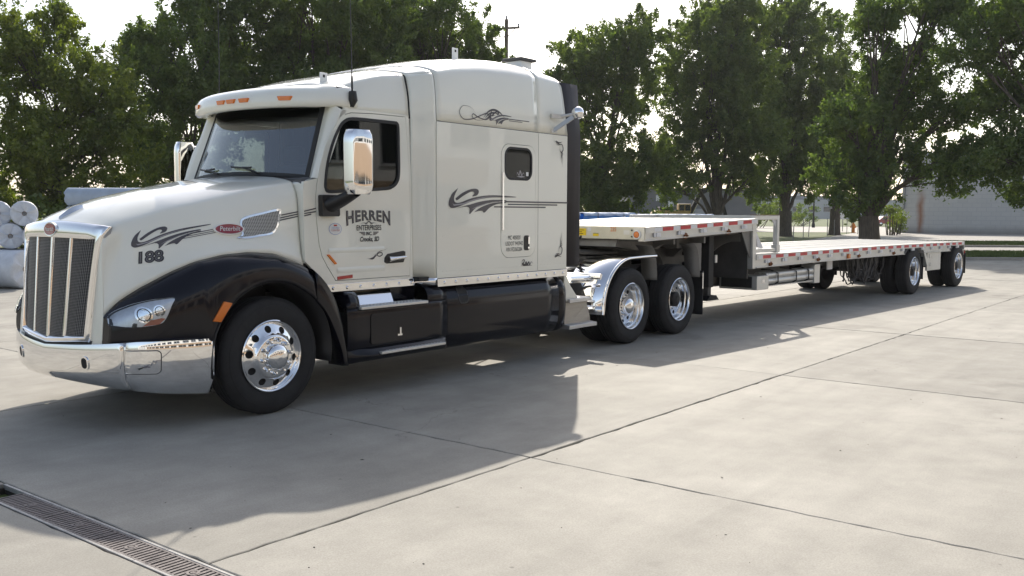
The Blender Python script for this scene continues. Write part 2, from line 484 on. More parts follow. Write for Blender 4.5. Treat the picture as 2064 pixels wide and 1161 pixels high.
# ------------------------------------------------------------------ the setting: ground
CX, CY = -5.0423, -7.7584
FX, FY = math.cos(YAW), math.sin(YAW)
def site(lat, dep, z=0.0):
    """site grid laid square to the street behind the yard: metres along the street, metres away from the yard's corner"""
    return (CX + FX * dep + FY * lat, CY + FY * dep - FX * lat, z)
def street_depth(x, y): return (x - CX) * FX + (y - CY) * FY
def sheet(name, pts, m, z):
    g = G(); g.add([site(a, b, z) for a, b in pts], [tuple(range(len(pts)))])
    return structure(g.obj(name, m, smooth=0))

def ground_sheet():
    g = G(); n = 40
    rows = []
    for i in range(n + 1):
        rows.append([(-1500 + 3000 * i / n, -1500 + 3000 * k / n, -0.06) for k in range(n + 1)])
    return structure(g.grid(rows).obj('ground', 'grass', smooth=0))
ground_sheet()

yard = structure(G().add([(-62, -24, -0.03), (70, -24, -0.03), (70, 62, -0.03), (-62, 62, -0.03)], [(0, 1, 2, 3)]).obj('concrete_yard', 'soil', smooth=0))
# keep the yard base inside the kerb line
_pts = [(-62, -24), (60, -24), (60, 62), (-62, 62)]
def clip(poly, dmax):
    out = []
    for i, p in enumerate(poly):
        q = poly[(i + 1) % len(poly)]
        dp, dq = street_depth(*p) - dmax, street_depth(*q) - dmax
        if dp <= 0: out.append(p)
        if dp * dq < 0:
            t = dp / (dp - dq); out.append((lerp(p[0], q[0], t), lerp(p[1], q[1], t)))
    return out
KERB = 36.3
_c = clip(_pts, KERB)
yard.data.clear_geometry()
yard.data.from_pydata([(p[0], p[1], -0.12) for p in _c], [], [tuple(range(len(_c)))])
yard.data.materials.clear(); yard.data.materials.append(MT['soil'])

rng = random.Random(5)
def slab(poly, jag=0.006):
    """one cast slab with slightly ragged edges"""
    gap = 0.007
    poly = offset_poly(poly, gap)
    edge = []
    for i, p in enumerate(poly):
        q = poly[(i + 1) % len(poly)]
        L_ = math.hypot(q[0] - p[0], q[1] - p[1]); n = max(1, int(L_ / 0.11))
        dx, dy = (q[0] - p[0]) / max(L_, 1e-6), (q[1] - p[1]) / max(L_, 1e-6)
        for k in range(n):
            t = k / n; o = rng.gauss(0, jag) if k else 0
            o = max(-.003, min(.012, o))
            edge.append((p[0] + dx * L_ * t - dy * o, p[1] + dy * L_ * t + dx * o))
    n = len(edge)
    z = rng.uniform(-0.002, 0.002)
    inner = offset_poly(edge, 0.006)
    g = G()
    g.add([(x, y, z) for x, y in inner] + [(x, y, z - 0.004) for x, y in edge] + [(x, y, -0.13) for x, y in edge],
          [tuple(range(n))] + [(k, n + k, n + (k + 1) % n, (k + 1) % n) for k in range(n)] + [(n + k, 2 * n + k, 2 * n + (k + 1) % n, n + (k + 1) % n) for k in range(n)])
    g.obj('slab', 'concrete', yard, smooth=0)
DX0, DX1, DY1, DY0 = -2.61, -2.395, -1.55, -12.75      # the trench drain
for i in range(-13, 13):
    for j in range(-4, 12):
        x0, y0 = 0.25 + 4.5 * i, -3.75 + 4.5 * j
        x1, y1 = x0 + 4.5, y0 + 4.5
        cxm, cym = (x0 + x1) / 2, (y0 + y1) / 2
        if abs((cxm - CX) * FY - (cym - CY) * FX) > 42: continue
        if i == -1 and y0 < DY1 and y1 > DY0:
            ya = min(y1, DY1)
            slab([(x0, y0), (DX0, y0), (DX0, y1), (x0, y1)])
            slab([(DX1, y0), (x1, y0), (x1, y1), (DX1, y1)])
            if y1 > DY1: slab([(DX0, DY1), (DX1, DY1), (DX1, y1), (DX0, y1)])
            continue
        pl = clip([(x0, y0), (x1, y0), (x1, y1), (x0, y1)], KERB)
        if len(pl) > 2: slab(pl)

# kerbs, verges, roads, lot
def strip(name, a0, a1, d0, d1, z0, z1, m):
    g = G(); n = 24
    v = []
    P = lambda a, d, z: site(a, d, z)
    g.add([P(a0, d0, z0), P(a1, d0, z0), P(a1, d1, z0), P(a0, d1, z0), P(a0, d0, z1), P(a1, d0, z1), P(a1, d1, z1), P(a0, d1, z1)],
          [(0, 3, 2, 1), (4, 5, 6, 7), (0, 1, 5, 4), (1, 2, 6, 5), (2, 3, 7, 6), (3, 0, 4, 7)])
    return structure(g.obj(name, m, smooth=0, bevel=0.02 if z1 > 0.05 else 0))
strip('kerb', -70, 130, KERB, KERB + 0.18, -0.2, 0.11, 'road')
strip('verge', -70, 130, KERB + 0.18, 42.3, -0.2, 0.10, 'grass')
strip('kerb', -70, 130, 42.3, 42.48, -0.2, 0.105, 'road')
strip('road', -70, 130, 42.48, 51.0, -0.2, -0.01, 'road')
strip('kerb', 23.4, 130, 51.0, 51.18, -0.2, 0.105, 'road')
strip('verge', 23.4, 130, 51.18, 58.0, -0.2, 0.10, 'grass')
sheet('parking_lot', [(13.6, 51.0), (130, 51.0), (130, 95), (35, 95), (32.6, 90)], 'road', -0.03)
sheet('road', [(-60, 96), (34.5, 92), (70, 132), (-60, 132)], 'road', -0.04)

# tufted grass on the verges
def turf(name, boxes, n, seed, h=(0.05, 0.11)):
    r = np.random.default_rng(seed); V = []; F = []
    tot = sum((b[1] - b[0]) * (b[3] - b[2]) for b in boxes)
    for a0, a1, d0, d1, z in boxes:
        k = int(n * (a1 - a0) * (d1 - d0) / tot)
        a = r.uniform(a0, a1, k); d = r.uniform(d0, d1, k); ang = r.uniform(0, 6.28, k); hh = r.uniform(*h, k); wd = 0.018 + 0.02 * r.random(k)
        X = CX + FX * d + FY * a; Y = CY + FY * d - FX * a
        b = len(V)
        V += list(zip(X + wd * np.cos(ang), Y + wd * np.sin(ang), np.full(k, z)))
        V += list(zip(X - wd * np.cos(ang), Y - wd * np.sin(ang), np.full(k, z)))
        V += list(zip(X + r.normal(0, .03, k), Y + r.normal(0, .03, k), z + hh))
        F += [(b + i, b + k + i, b + 2 * k + i) for i in range(k)]
    o = mk(name, V, F, 'turf', None, smooth=0)
    o['kind'] = 'stuff'
    tag(o, 'short tufts of grass growing on the verges beside the road', 'grass')
MT['turf'] = mat('turf_blades', (0.10, 0.135, 0.03), 0.8, var=0.4, vscale=1.5)
turf('grass', [(12, 34, KERB + .2, 42.2, 0.1), (23.5, 40, 51.2, 57.9, 0.1)], 60000, 3)

# grit, twigs and leaf scraps lying on the slabs
def litter():
    r = random.Random(8); g = G()
    for k in range(170):
        d = r.uniform(2.5, 20); a = r.uniform(-.5, .55) * d; x, y, _ = site(a, d)
        if -2.7 < x < -2.3: continue
        s_ = r.uniform(.002, .0065) * (1 + d * .03); an = r.uniform(0, 6.3); el = r.uniform(1, 2.6)
        pts = []
        for i in range(5):
            t = an + i * 1.2566; rr = s_ * r.uniform(.6, 1.1); u, v = rr * math.cos(t) * el, rr * math.sin(t)
            pts.append((x + u * math.cos(an) - v * math.sin(an), y + u * math.sin(an) + v * math.cos(an), .003))
        top = (x, y, .003 + s_ * r.uniform(.3, .8)); n = len(g.v)
        g.v += pts + [top]; g.f += [(n + i, n + (i + 1) % 5, n + 5) for i in range(5)]
    o = g.obj('grit', 'soil', None, smooth=0); o['kind'] = 'stuff'
    tag(o, 'small dark scraps of grit and leaves scattered on the concrete', 'grit')
litter()

# ------------------------------------------------------------------ trench drain
def build_drain():
    root = empty('trench_drain', (DX0, DY1, 0))
    tag(root, 'long slotted steel trench drain set flush into the concrete yard', 'drain')
    # channel
    L_ = DY1 - DY0; W_ = DX1 - DX0
    g = G()
    g.box((0.0, -L_, -0.119), (W_, 0, -0.110))
    g.box((0.002, -L_, -0.118), (0.018, 0, -0.028)); g.box((W_ - 0.018, -L_, -0.118), (W_ - 0.002, 0, -0.028))
    g.box((0.018, -0.02, -0.108), (W_ - 0.018, 0, -0.02))
    g.obj('channel', 'soil', root, smooth=0)
    for sx in (0, 1):
        g = G(); a = 0.003 if sx == 0 else W_ - 0.021
        n = 12
        for k in range(n):
            g.box((a, -L_ + L_ * k / n + 0.002, -0.03), (a + 0.018, -L_ + L_ * (k + 1) / n - 0.002, 0.002))
        g.obj('edge_rail', 'castiron_light', root, smooth=0, bevel=0.003)
    GL = 0.56; y = -0.28
    frame_me = bar_me = hub_me = None
    a, b = 0.023, W_ - 0.023
    while y - GL > -L_:
        if frame_me is None:
            g = G()
            g.box((a, -GL + .003, -0.03), (a + 0.012, -0.003, 0)); g.box((b - 0.012, -GL + .003, -0.03), (b, -0.003, 0))
            g.box((a + .012, -GL + .003, -0.03), (b - .012, -GL + .016, 0)); g.box((a + .012, -0.016, -0.03), (b - .012, -0.003, 0))
            gr = g.obj('grate', 'castiron', root, smooth=0, bevel=0.002); frame_me = gr.data
        else:
            gr = bpy.data.objects.new('grate', frame_me); link(gr, root)
        gr.location = (0, y, 0.0)
        n = 16
        for k in range(1, n):
            yy = -0.0095 - (GL - 0.019) * k / n
            if bar_me is None:
                g = G().box((a + .011, -0.0095, -0.028), (b - .011, 0.0095, -0.001))
                o = g.obj('bar', 'castiron', gr, smooth=0, bevel=0.002); bar_me = o.data
            else:
                o = bpy.data.objects.new('bar', bar_me); link(o, gr)
            o.location = (0, yy, 0)
        if hub_me is None:
            o = G().lathe([(0.0, 0.0015), (0.014, 0.0015), (0.014, -.02)], 12, 'z').lathe([(0.02, 0.001), (0.034, 0.001), (0.034, -.02), (0.02, -.02)], 16, 'z').obj('bolt_hub', 'castiron', gr)
            hub_me = o.data
        else:
            o = bpy.data.objects.new('bolt_hub', hub_me); link(o, gr)
        o.location = ((a + b) / 2, -GL / 2, 0)
        y -= GL
MT['castiron'] = mat('cast_iron', (0.17, 0.15, 0.145), 0.6, metal=0.4, var=0.35, vscale=25, bump=0.3)
MT['castiron_light'] = mat('galvanised_edge', (0.36, 0.35, 0.34), 0.5, metal=0.5, var=0.2, vscale=12)
build_drain()

# ------------------------------------------------------------------ buildings
def stained_block():
    m = mat('painted_block_wall', (0.56, 0.55, 0.54), 0.8, bump=0.2, bscale=3)
    t = m.node_tree; b = t.nodes["Principled BSDF"]; L = t.links.new
    tc = t.nodes.new("ShaderNodeTexCoord")
    sp = t.nodes.new("ShaderNodeSeparateXYZ"); L(tc.outputs["Object"], sp.inputs[0])
    n = t.nodes.new("ShaderNodeTexNoise"); n.inputs["Scale"].default_value = 0.5; n.inputs["Detail"].default_value = 7; L(tc.outputs["Object"], n.inputs["Vector"])
    # rust run below a leaking pipe, and damp along the foot of the wall
    nn = t.nodes.new("ShaderNodeMath"); nn.operation = 'MULTIPLY_ADD'; nn.inputs[1].default_value = 0.9; nn.inputs[2].default_value = -0.45; L(n.outputs[0], nn.inputs[0])
    ax = t.nodes.new("ShaderNodeMath"); ax.operation = 'ADD'; L(sp.outputs[0], ax.inputs[0]); L(nn.outputs[0], ax.inputs[1])
    dx = t.nodes.new("ShaderNodeMath"); dx.operation = 'SUBTRACT'; dx.inputs[1].default_value = 1.65; L(ax.outputs[0], dx.inputs[0])
    ab = t.nodes.new("ShaderNodeMath"); ab.operation = 'ABSOLUTE'; L(dx.outputs[0], ab.inputs[0])
    r1 = t.nodes.new("ShaderNodeMapRange"); r1.inputs[1].default_value = 0.0; r1.inputs[2].default_value = 0.42; r1.inputs[3].default_value = 0.85; r1.inputs[4].default_value = 0.0; L(ab.outputs[0], r1.inputs[0])
    r2 = t.nodes.new("ShaderNodeMapRange"); r2.inputs[1].default_value = 2.6; r2.inputs[2].default_value = 4.6; r2.inputs[3].default_value = 1.0; r2.inputs[4].default_value = 0.0; L(sp.outputs[2], r2.inputs[0])
    mm = t.nodes.new("ShaderNodeMath"); mm.operation = 'MULTIPLY'; L(r1.outputs[0], mm.inputs[0]); L(r2.outputs[0], mm.inputs[1])
    br = t.nodes.new("ShaderNodeTexBrick"); br.inputs["Scale"].default_value = 1.0; br.inputs["Brick Width"].default_value = 0.8; br.inputs["Row Height"].default_value = 0.4
    br.inputs["Color1"].default_value = (0.56, 0.545, 0.52, 1); br.inputs["Color2"].default_value = (0.53, 0.515, 0.49, 1); br.inputs["Mortar"].default_value = (0.47, 0.46, 0.46, 1); br.inputs["Mortar Size"].default_value = 0.02
    cb = t.nodes.new("ShaderNodeCombineXYZ"); L(sp.outputs[0], cb.inputs[0]); L(sp.outputs[2], cb.inputs[1]); L(cb.outputs[0], br.inputs["Vector"])
    m1 = t.nodes.new("ShaderNodeMix"); m1.data_type = 'RGBA'; m1.blend_type = 'MIX'
    L(mm.outputs[0], m1.inputs[0]); L(br.outputs[0], m1.inputs[6]); m1.inputs[7].default_value = (0.30, 0.10, 0.025, 1)
    r3 = t.nodes.new("ShaderNodeMapRange"); r3.inputs[1].default_value = 0.0; r3.inputs[2].default_value = 0.75; r3.inputs[3].default_value = 0.75; r3.inputs[4].default_value = 0.0
    zz = t.nodes.new("ShaderNodeMath"); zz.operation = 'ADD'; L(sp.outputs[2], zz.inputs[0]); L(nn.outputs[0], zz.inputs[1]); L(zz.outputs[0], r3.inputs[0])
    m2 = t.nodes.new("ShaderNodeMix"); m2.data_type = 'RGBA'; L(r3.outputs[0], m2.inputs[0]); L(m1.outputs[2], m2.inputs[6]); m2.inputs[7].default_value = (0.22, 0.19, 0.17, 1)
    L(m2.outputs[2], b.inputs["Base Color"])
    return m
MT['blockwall'] = stained_block()
MT['greywall'] = mat('grey_metal_siding', (0.22, 0.22, 0.23), 0.6, var=0.08, vscale=0.6)
MT['hazewall'] = mat('pale_precast', (0.42, 0.42, 0.43), 0.8, var=0.08, vscale=0.2)
MT['white_wall'] = mat('white_stucco', (0.74, 0.73, 0.71), 0.8, var=0.05, vscale=0.4)
MT['brickwall'] = mat('tan_brick', (0.40, 0.29, 0.20), 0.85, var=0.2, vscale=6)
MT['window'] = mat('dark_window', (0.02, 0.025, 0.03), 0.06, coat=1.0)
MT['roofing'] = mat('flat_roofing', (0.12, 0.12, 0.12), 0.9, var=0.2)

def warehouse():
    p0 = site(37.0, 90.2); 
    root = empty('block_warehouse', p0, math.atan2(-FX, FY) - 0.5)
    tag(root, 'pale painted block warehouse with a rust run near its corner downpipe', 'building')
    G().box((0, 0, -0.3), (52, 30, 7.2)).obj('wall', 'blockwall', root, smooth=0)
    G().box((-0.12, -0.12, 7.2), (52.1, 30.1, 7.5)).obj('parapet_cap', 'hazewall', root, smooth=0, bevel=.03)
    g = G(); g.tube([(0.25, -0.15, 5.2), (0.25, -0.15, 2.3), (-0.12, -0.2, 2.0), (-0.12, -0.2, -0.05)], 0.07, 10)
    g.obj('downpipe', 'greywall', root)
    for k in range(2):
        G().box((20 + 16 * k, -0.06, 0), (23.5 + 16 * k, 0.02, 3.6)).obj('dock_door', 'hazewall', root, smooth=0)
warehouse()

def greyshed():
    p0 = site(12.2, 100.0)
    root = empty('grey_shed', p0, math.atan2(-FX, FY))
    tag(root, 'low dark grey industrial shed standing behind the excavator', 'building')
    G().box((0, 0, -0.3), (13.5, 16, 4.15)).obj('wall', 'greywall', root, smooth=0)
    g = G()
    for k in range(45): g.box((0.15 + k * 0.3, -0.03, 0), (0.21 + k * 0.3, 0.0, 4.1))
    g.obj('siding_ribs', 'greywall', root, smooth=0)
    G().box((-0.2, -0.2, 4.15), (13.7, 16.2, 4.35)).obj('roof', 'roofing', root, smooth=0)
    for x in (2.9, 4.2):
        G().box((x, -0.08, 3.0 - (x - 2.9) * .45), (x + 0.55, -0.03, 3.6 - (x - 2.9) * .45)).obj('wall_sign', 'whitemark', root, smooth=0)
    G().box((7, -0.06, 0), (8.1, 0.01, 2.2)).obj('door', 'hazewall', root, smooth=0)
greyshed()

def arena():
    p0 = site(62, 330)
    root = empty('far_hall', p0, math.atan2(-FX, FY))
    tag(root, 'long low pale hall far across the road on the horizon', 'building')
    G().box((0, 0, -1), (80, 40, 6.6)).obj('wall', 'hazewall', root, smooth=0)
    G().box((12, 4, 6.6), (60, 36, 8.0)).obj('roof', 'greywall', root, smooth=0)
    for k in range(6):
        G().box((18 + k * 6.5, 3, 8.0), (19.6 + k * 6.5, 5, 9.0)).obj('roof_unit', 'hazewall', root, smooth=0)
    for k in range(14):
        G().box((3 + k * 5.4, -0.15, 2.5), (6 + k * 5.4, -0.02, 4.2)).obj('window', 'window', root, smooth=0)
arena()

def office():
    """the sunlit building behind the photographer, seen in the chrome"""
    root = empty('office_building', (-48, -21.5, 0))
    tag(root, 'white and tan brick office building facing the truck across the yard', 'building')
    G().box((0, -14, -0.2), (95, 0, 7.6)).obj('wall', 'white_wall', root, smooth=0)
    G().box((-0.2, -14.2, 7.6), (95.2, 0.25, 8.1)).obj('parapet', 'white_wall', root, smooth=0)
    G().box((20, 0.0, -0.1), (75, 0.16, 1.1)).obj('brick_plinth', 'brickwall', root, smooth=0)
    G().box((20, 0.0, 2.9), (75, 0.16, 4.0)).obj('brick_band', 'brickwall', root, smooth=0)
    for k in range(15):
        x = 20.6 + k * 3.6
        w_ = G().box((x, 0.0, 1.1), (x + 2.7, 0.06, 2.9)).obj('window', 'window', root, smooth=0)
        g = G()
        g.box((x + 1.3, 0.06, 1.1), (x + 1.4, 0.1, 2.9)); g.box((x - .08, 0.0, 1.1), (x, 0.1, 2.9)); g.box((x + 2.7, 0.0, 1.1), (x + 2.78, 0.1, 2.9))
        g.obj('frame', 'hazewall', w_, smooth=0)
    for k in range(22):
        x = 8 + k * 3.6
        w_ = G().box((x, 0.0, 4.7), (x + 2.4, 0.06, 6.5)).obj('window', 'window', root, smooth=0)
        G().box((x + 1.15, 0.06, 4.7), (x + 1.25, 0.1, 6.5)).box((x - .08, 0.0, 4.6), (x + 2.48, 0.12, 4.7)).obj('frame', 'hazewall', w_, smooth=0)
    for k in range(3):
        G().box((4 + k * 5, 0, 0), (7.6 + k * 5, 0.1, 4.2)).obj('overhead_door', 'hazewall', root, smooth=0)
office()

# ------------------------------------------------------------------ the tractor (front axle at x = 0, rear is +x, near side is -y)
TR = empty('semi_tractor', (0, 0, 0))
tag(TR, 'cream and black long-nose sleeper truck parked on the concrete yard', 'truck')

# ---- front clip: hood above, fender below the paint border
zt = stable([(-1.4, 1.60), (-1.27, 1.655), (-1.13, 1.735), (-0.96, 1.80), (-0.73, 1.87), (-0.5, 1.92), (-0.25, 1.97), (0.05, 2.03), (0.45, 2.085)])
wsh = stable([(-1.3, .57), (-1.2, .60), (-1.0, .67), (-.6, .76), (-.2, .83), (.45, .89)])
zdrop = stable([(-1.3, .05), (-1.0, .09), (-.5, .10), (0, .08), (.45, .06)])
wb = stable([(-1.3, .66), (-1.2, .735), (-1.1, .80), (-1.0, .86), (-.8, .94), (-.6, 1.0), (-.35, 1.04), (0, 1.06), (.7, 1.06)], .05)
zb = stable([(-1.30, .86), (-1.27, .90), (-1.24, .965), (-1.18, 1.04), (-1.05, 1.14), (-.85, 1.25), (-.64, 1.335), (-.40, 1.385), (-.16, 1.40), (.10, 1.38), (.36, 1.29), (.53, 1.19), (.66, 1.07)], .02)
wo = stable([(-1.3, .72), (-1.27, .79), (-1.2, .90), (-1.1, 1.0), (-1.0, 1.07), (-.85, 1.14), (-.6, 1.195), (-.3, 1.215), (.3, 1.215), (.7, 1.20)], .04)
zlow = table([(-1.4, .70), (-.615, .70), (-.60, .76), (-.57, .83), (-.52, .905), (-.47, .96), (-.40, 1.02), (-.32, 1.07), (-.22, 1.115), (-.12, 1.14), (-.02, 1.15), (.08, 1.14), (.19, 1.11), (.29, 1.06), (.38, 1.005), (.46, .94), (.53, .86), (.60, .75)])
def nose(x, w_, z):
    k = min(max((-0.55 - x) / 0.72, 0), 1); k = k * k * (3 - 2 * k)
    return x + k * (0.085 * (z - 0.72) - 0.085 * max(0, 1 - (w_ / 0.66) ** 2))
HN = 22
def hood_section(x):
    t_, ws, zs, wb_, zb_ = zt(x), wsh(x), zt(x) - zdrop(x), wb(x), zb(x)
    wside = lerp(ws + .055, wb_, 0.10)
    pts = [(0, t_), (ws * .35, t_ - .006), (ws * .72, lerp(t_, zs, .38)), (ws, zs), (ws + .05, zs - .055), (wside + .025, zs - .16), (lerp(wside + .02, wb_, .45), lerp(zs - .16, zb_, .62)), (wb_, zb_)]
    if x < -1.1:
        pts[5] = (lerp(ws + .045, wb_, .1), lerp(zs, zb_, .35)); pts[6] = (lerp(ws + .045, wb_, .55), lerp(zs, zb_, .72))
    return crom(pts, HN)
def fender_section(x):
    wb_, zb_, wo_, zl = wb(x), zb(x), wo(x), zlow(x)
    h = zb_ - zl
    if x < -.62:
        pts = [(wb_, zb_), (lerp(wb_, wo_, .45), zb_ - .03 * min(1, h / .3)), (lerp(wb_, wo_, .88), zb_ - .26 * h), (wo_, zb_ - .52 * h), (wo_ - .01, zl + .03), (wo_ - .04, zl)]
    else:
        pts = [(wb_, zb_), (lerp(wb_, wo_, .5), zb_ - .03), (lerp(wb_, wo_, .9), zb_ - .35 * h), (wo_, zb_ - .72 * h), (wo_ + .004, zl + .015), (wo_ - .012, zl)]
    return crom(pts, 14)
xs_h = sorted(set([-1.27, -1.255, -1.235, -1.21, -1.18, -1.14, -1.1] + [round(-1.05 + .075 * k, 3) for k in range(20)] + [.40, .42]))
xs_h = [x for x in xs_h if x <= .42]
FCLIP_V, FCLIP_F = [], []
for s in (-1, 1):
    rows = [[(nose(x, a, b), s * a, b) for a, b in fender_section(x)] for x in sorted(set([x for x in xs_h if x < -.62] + [-.615, -.61, -.605, -.60, -.585, -.57, -.545, -.52, -.495, -.47, -.435, -.40, -.36, -.32, -.27, -.22, -.17, -.12, -.07, -.02, .03, .08, .135, .19, .24, .29, .335, .38, .42, .46]))]
    g = G().grid(rows)
    f = g.obj('front_fender', 'black', TR, smooth=50, solid=0.012)
    if s == -1:
        FCLIP_V += g.v; FCLIP_F += g.f
g = G()
rows = [[(nose(x, a, b), -a, b) for a, b in reversed(hood_section(x))] + [(nose(x, a, b), a, b) for a, b in hood_section(x)[1:]] for x in xs_h]
g.grid(rows)
n0 = len(FCLIP_V); FCLIP_V += g.v; FCLIP_F += [tuple(i + n0 for i in q) for q in g.f]
hood = g.obj('hood', 'cream', TR, smooth=55, solid=0.012)
CLIP = BVHTree.FromPolygons([Vector(v) for v in FCLIP_V], FCLIP_F)
def on_clip(x, z, off=0.003, s=-1):
    hit = CLIP.ray_cast(Vector((x, -3, z)), Vector((0, 1, 0)))
    if hit[0] is None:
        hit = CLIP.find_nearest(Vector((x, -1.1, z)))
    n_ = hit[1] if hit[1].y < 0 else -hit[1]
    p = hit[0] + n_ * off
    return (p.x, p.y * (1 if s == -1 else -1), p.z)
# dark liner inside the wheel arch and engine bay so nothing is hollow
for s in (-1, 1):
    g = G(); rows = []
    for k in range(25):
        a = rad(-12 + 204 * k / 24); r_ = 0.63
        rows.append([(r_ * math.cos(a) * 1.0, s * 1.19, .52 + r_ * math.sin(a)), (r_ * math.cos(a), s * .62, .52 + r_ * math.sin(a))])
    g.grid(rows); g.obj('wheel_liner', 'plastic', TR, solid=.01)
    # rear flare of the fender behind the wheel
    inn = crom([(.44, .955), (.53, .86), (.60, .75), (.66, .63), (.71, .51), (.74, .40), (.75, .33)], 16)
    out = crom([(.44, 1.235), (.52, 1.17), (.60, 1.08), (.685, .93), (.75, .74), (.80, .52), (.83, .33)], 16)
    g = G(); rows = []
    for (a, b), (c, d) in zip(inn, out):
        rows.append([(a, s * 1.0, b), (a, s * 1.195, b), (a + .006, s * 1.215, b + .004), (lerp(a, c, .5), s * 1.222, lerp(b, d, .5)), (lerp(a, c, .92), s * 1.20, lerp(b, d, .92)), (c, s * 1.16, d), (c + .02, s * 1.0, d + .02)])
    g.grid(rows); g.obj('fender_flare', 'black', TR, smooth=50, solid=.008)
    # amber side marker on the fender lip
    pts = [(-.615, .86), (-.555, .855), (-.445, 1.0), (-.515, 1.015)]
    g = G().prism(pts, lambda u, v: on_clip(u, v, .02, s), lambda u, v: on_clip(u, v, -.01, s))
    g.obj('side_marker', 'amber', TR, bevel=.006)

# ---- grille
def gx(w_, z): return -1.27 + .085 * (z - .72) - .085 * max(0, 1 - (w_ / .66) ** 2)
GB = lambda z: lerp(.515, .575, (z - .72) / .88)      # half width of the opening
def gp(w_, z, off=0.0): return (gx(w_, z) - off, w_, z)
vz = lambda w_: -.05 * (1 - abs(w_) / .6)              # V-shaped lower edge
def vbar(name, w0f, w1f, z0, z1, off, m, parent, nz=14, bulge=.012):
    rows = []
    for k in range(nz + 1):
        f = k / nz
        a, b = w0f(f), w1f(f)
        za = lerp(z0(a), z1(a), f); zb_ = lerp(z0(b), z1(b), f); zc = (za + zb_) / 2; c = (a + b) / 2
        rows.append([gp(a, za, -.05), gp(a, za, off), gp(lerp(a, b, .2), lerp(za, zb_, .2), off + bulge * .8), gp(c, zc, off + bulge), gp(lerp(a, b, .8), lerp(za, zb_, .8), off + bulge * .8), gp(b, zb_, off), gp(b, zb_, -.05)])
    return G().grid(rows).obj(name, m, parent, smooth=50)
zlo = lambda w_: .765 + vz(w_)
zhi = lambda w_: 1.525 - .01 * (abs(w_) / .6) ** 2
# surround: outer ring
inner, outer = [], []
wl, wt = .515, .575
for k in range(13):     # bottom, left to right (y from + to -)
    a = lerp(wl, -wl, k / 12); inner.append((a, zlo(a))); outer.append((a * 1.065, zlo(a) - .055))
for k in range(1, 13):  # near side up
    f = k / 12; a = -lerp(wl, wt, f); inner.append((a, lerp(zlo(a), zhi(a), f))); outer.append((a - .033 - .055 * f ** 5, lerp(zlo(a) - .055, zhi(a) + .10, f)))
for k in range(1, 13):  # top, right to left
    a = lerp(-wt, wt, k / 12); inner.append((a, zhi(a) )); outer.append((a * (1 + .088 / .575), zhi(a) + .10 + .035 * (1 - (abs(a) / .575) ** 2)))
for k in range(1, 12):
    f = 1 - k / 12; a = lerp(wl, wt, f); inner.append((a, lerp(zlo(a), zhi(a), f))); outer.append((a + .033 + .055 * f ** 5, lerp(zlo(a) - .055, zhi(a) + .10, f)))
grille = empty('grille', (0, 0, 0), 0, TR)
rows = [[gp(a, b, -.05) for a, b in inner], [gp(a, b, .02) for a, b in inner], [gp(lerp(a, c, .25), lerp(b, d, .25), .034) for (a, b), (c, d) in zip(inner, outer)], [gp(lerp(a, c, .75), lerp(b, d, .75), .024) for (a, b), (c, d) in zip(inner, outer)], [gp(c, d, .006) for c, d in outer], [gp(c, d, -.05) for c, d in outer]]
G().grid(rows, True).obj('surround', 'chrome', grille, smooth=60)
cuts = [-1.0, -.5, 0.0, .5, 1.0]
for k in range(4):
    f0, f1 = cuts[k], cuts[k + 1]
    rows = []
    for i in range(9):
        f = i / 8; W_ = lerp(wl, wt, f) * .985
        rows.append([gp(W_ * lerp(f0, f1, j / 4), lerp(zlo(W_ * lerp(f0, f1, j / 4)), zhi(W_ * lerp(f0, f1, j / 4)), f), .012 * math.sin(math.pi * j / 4)) for j in range(5)])
    G().grid(rows).obj('mesh_panel', 'mesh', grille, smooth=60)
for k in (1, 2, 3):
    c_ = cuts[k]; hw = .016 if k == 2 else .012
    vbar('bar', lambda f, c_=c_, hw=hw: lerp(wl, wt, f) * c_ * .97 - hw, lambda f, c_=c_, hw=hw: lerp(wl, wt, f) * c_ * .97 + hw, zlo, zhi, .012, 'chrome', grille)
for s in (-1, 1):
    rows = []
    hs = [(a, b) for a, b in hood_section(-1.27)] 
    zz_ = [b for a, b in reversed(hs)]; ww_ = [a for a, b in reversed(hs)]
    for k in range(13):
        z = lerp(.665, 1.60, k / 12); f = (z - .70) / .92; a = .548 + (.608 - .548) * min(1, max(0, f)) - .015
        b = float(np.interp(z, zz_, ww_)) + .004
        pa = gp(a, z, .0); pb = (nose(-1.27, b, z) - .004, b, z)
        rows.append([(pa[0] + .01, s * pa[1], z), (lerp(pa[0], pb[0], .6) - .006, s * lerp(a, b, .6), z), (pb[0], s * pb[1], z), (pb[0] + .03, s * (pb[1] + .004), z)])
    G().grid(rows).obj('hood_nose', 'cream', TR, smooth=60)
    fs = fender_section(-1.27)
    pts = [(nose(-1.27, a, b), s * a, b) for a, b in fs] + [(nose(-1.27, wb(-1.27), .70), s * wb(-1.27), .70)]
    G().add(pts, [tuple(range(len(pts)))]).obj('fender_cap', 'black', TR, smooth=0)
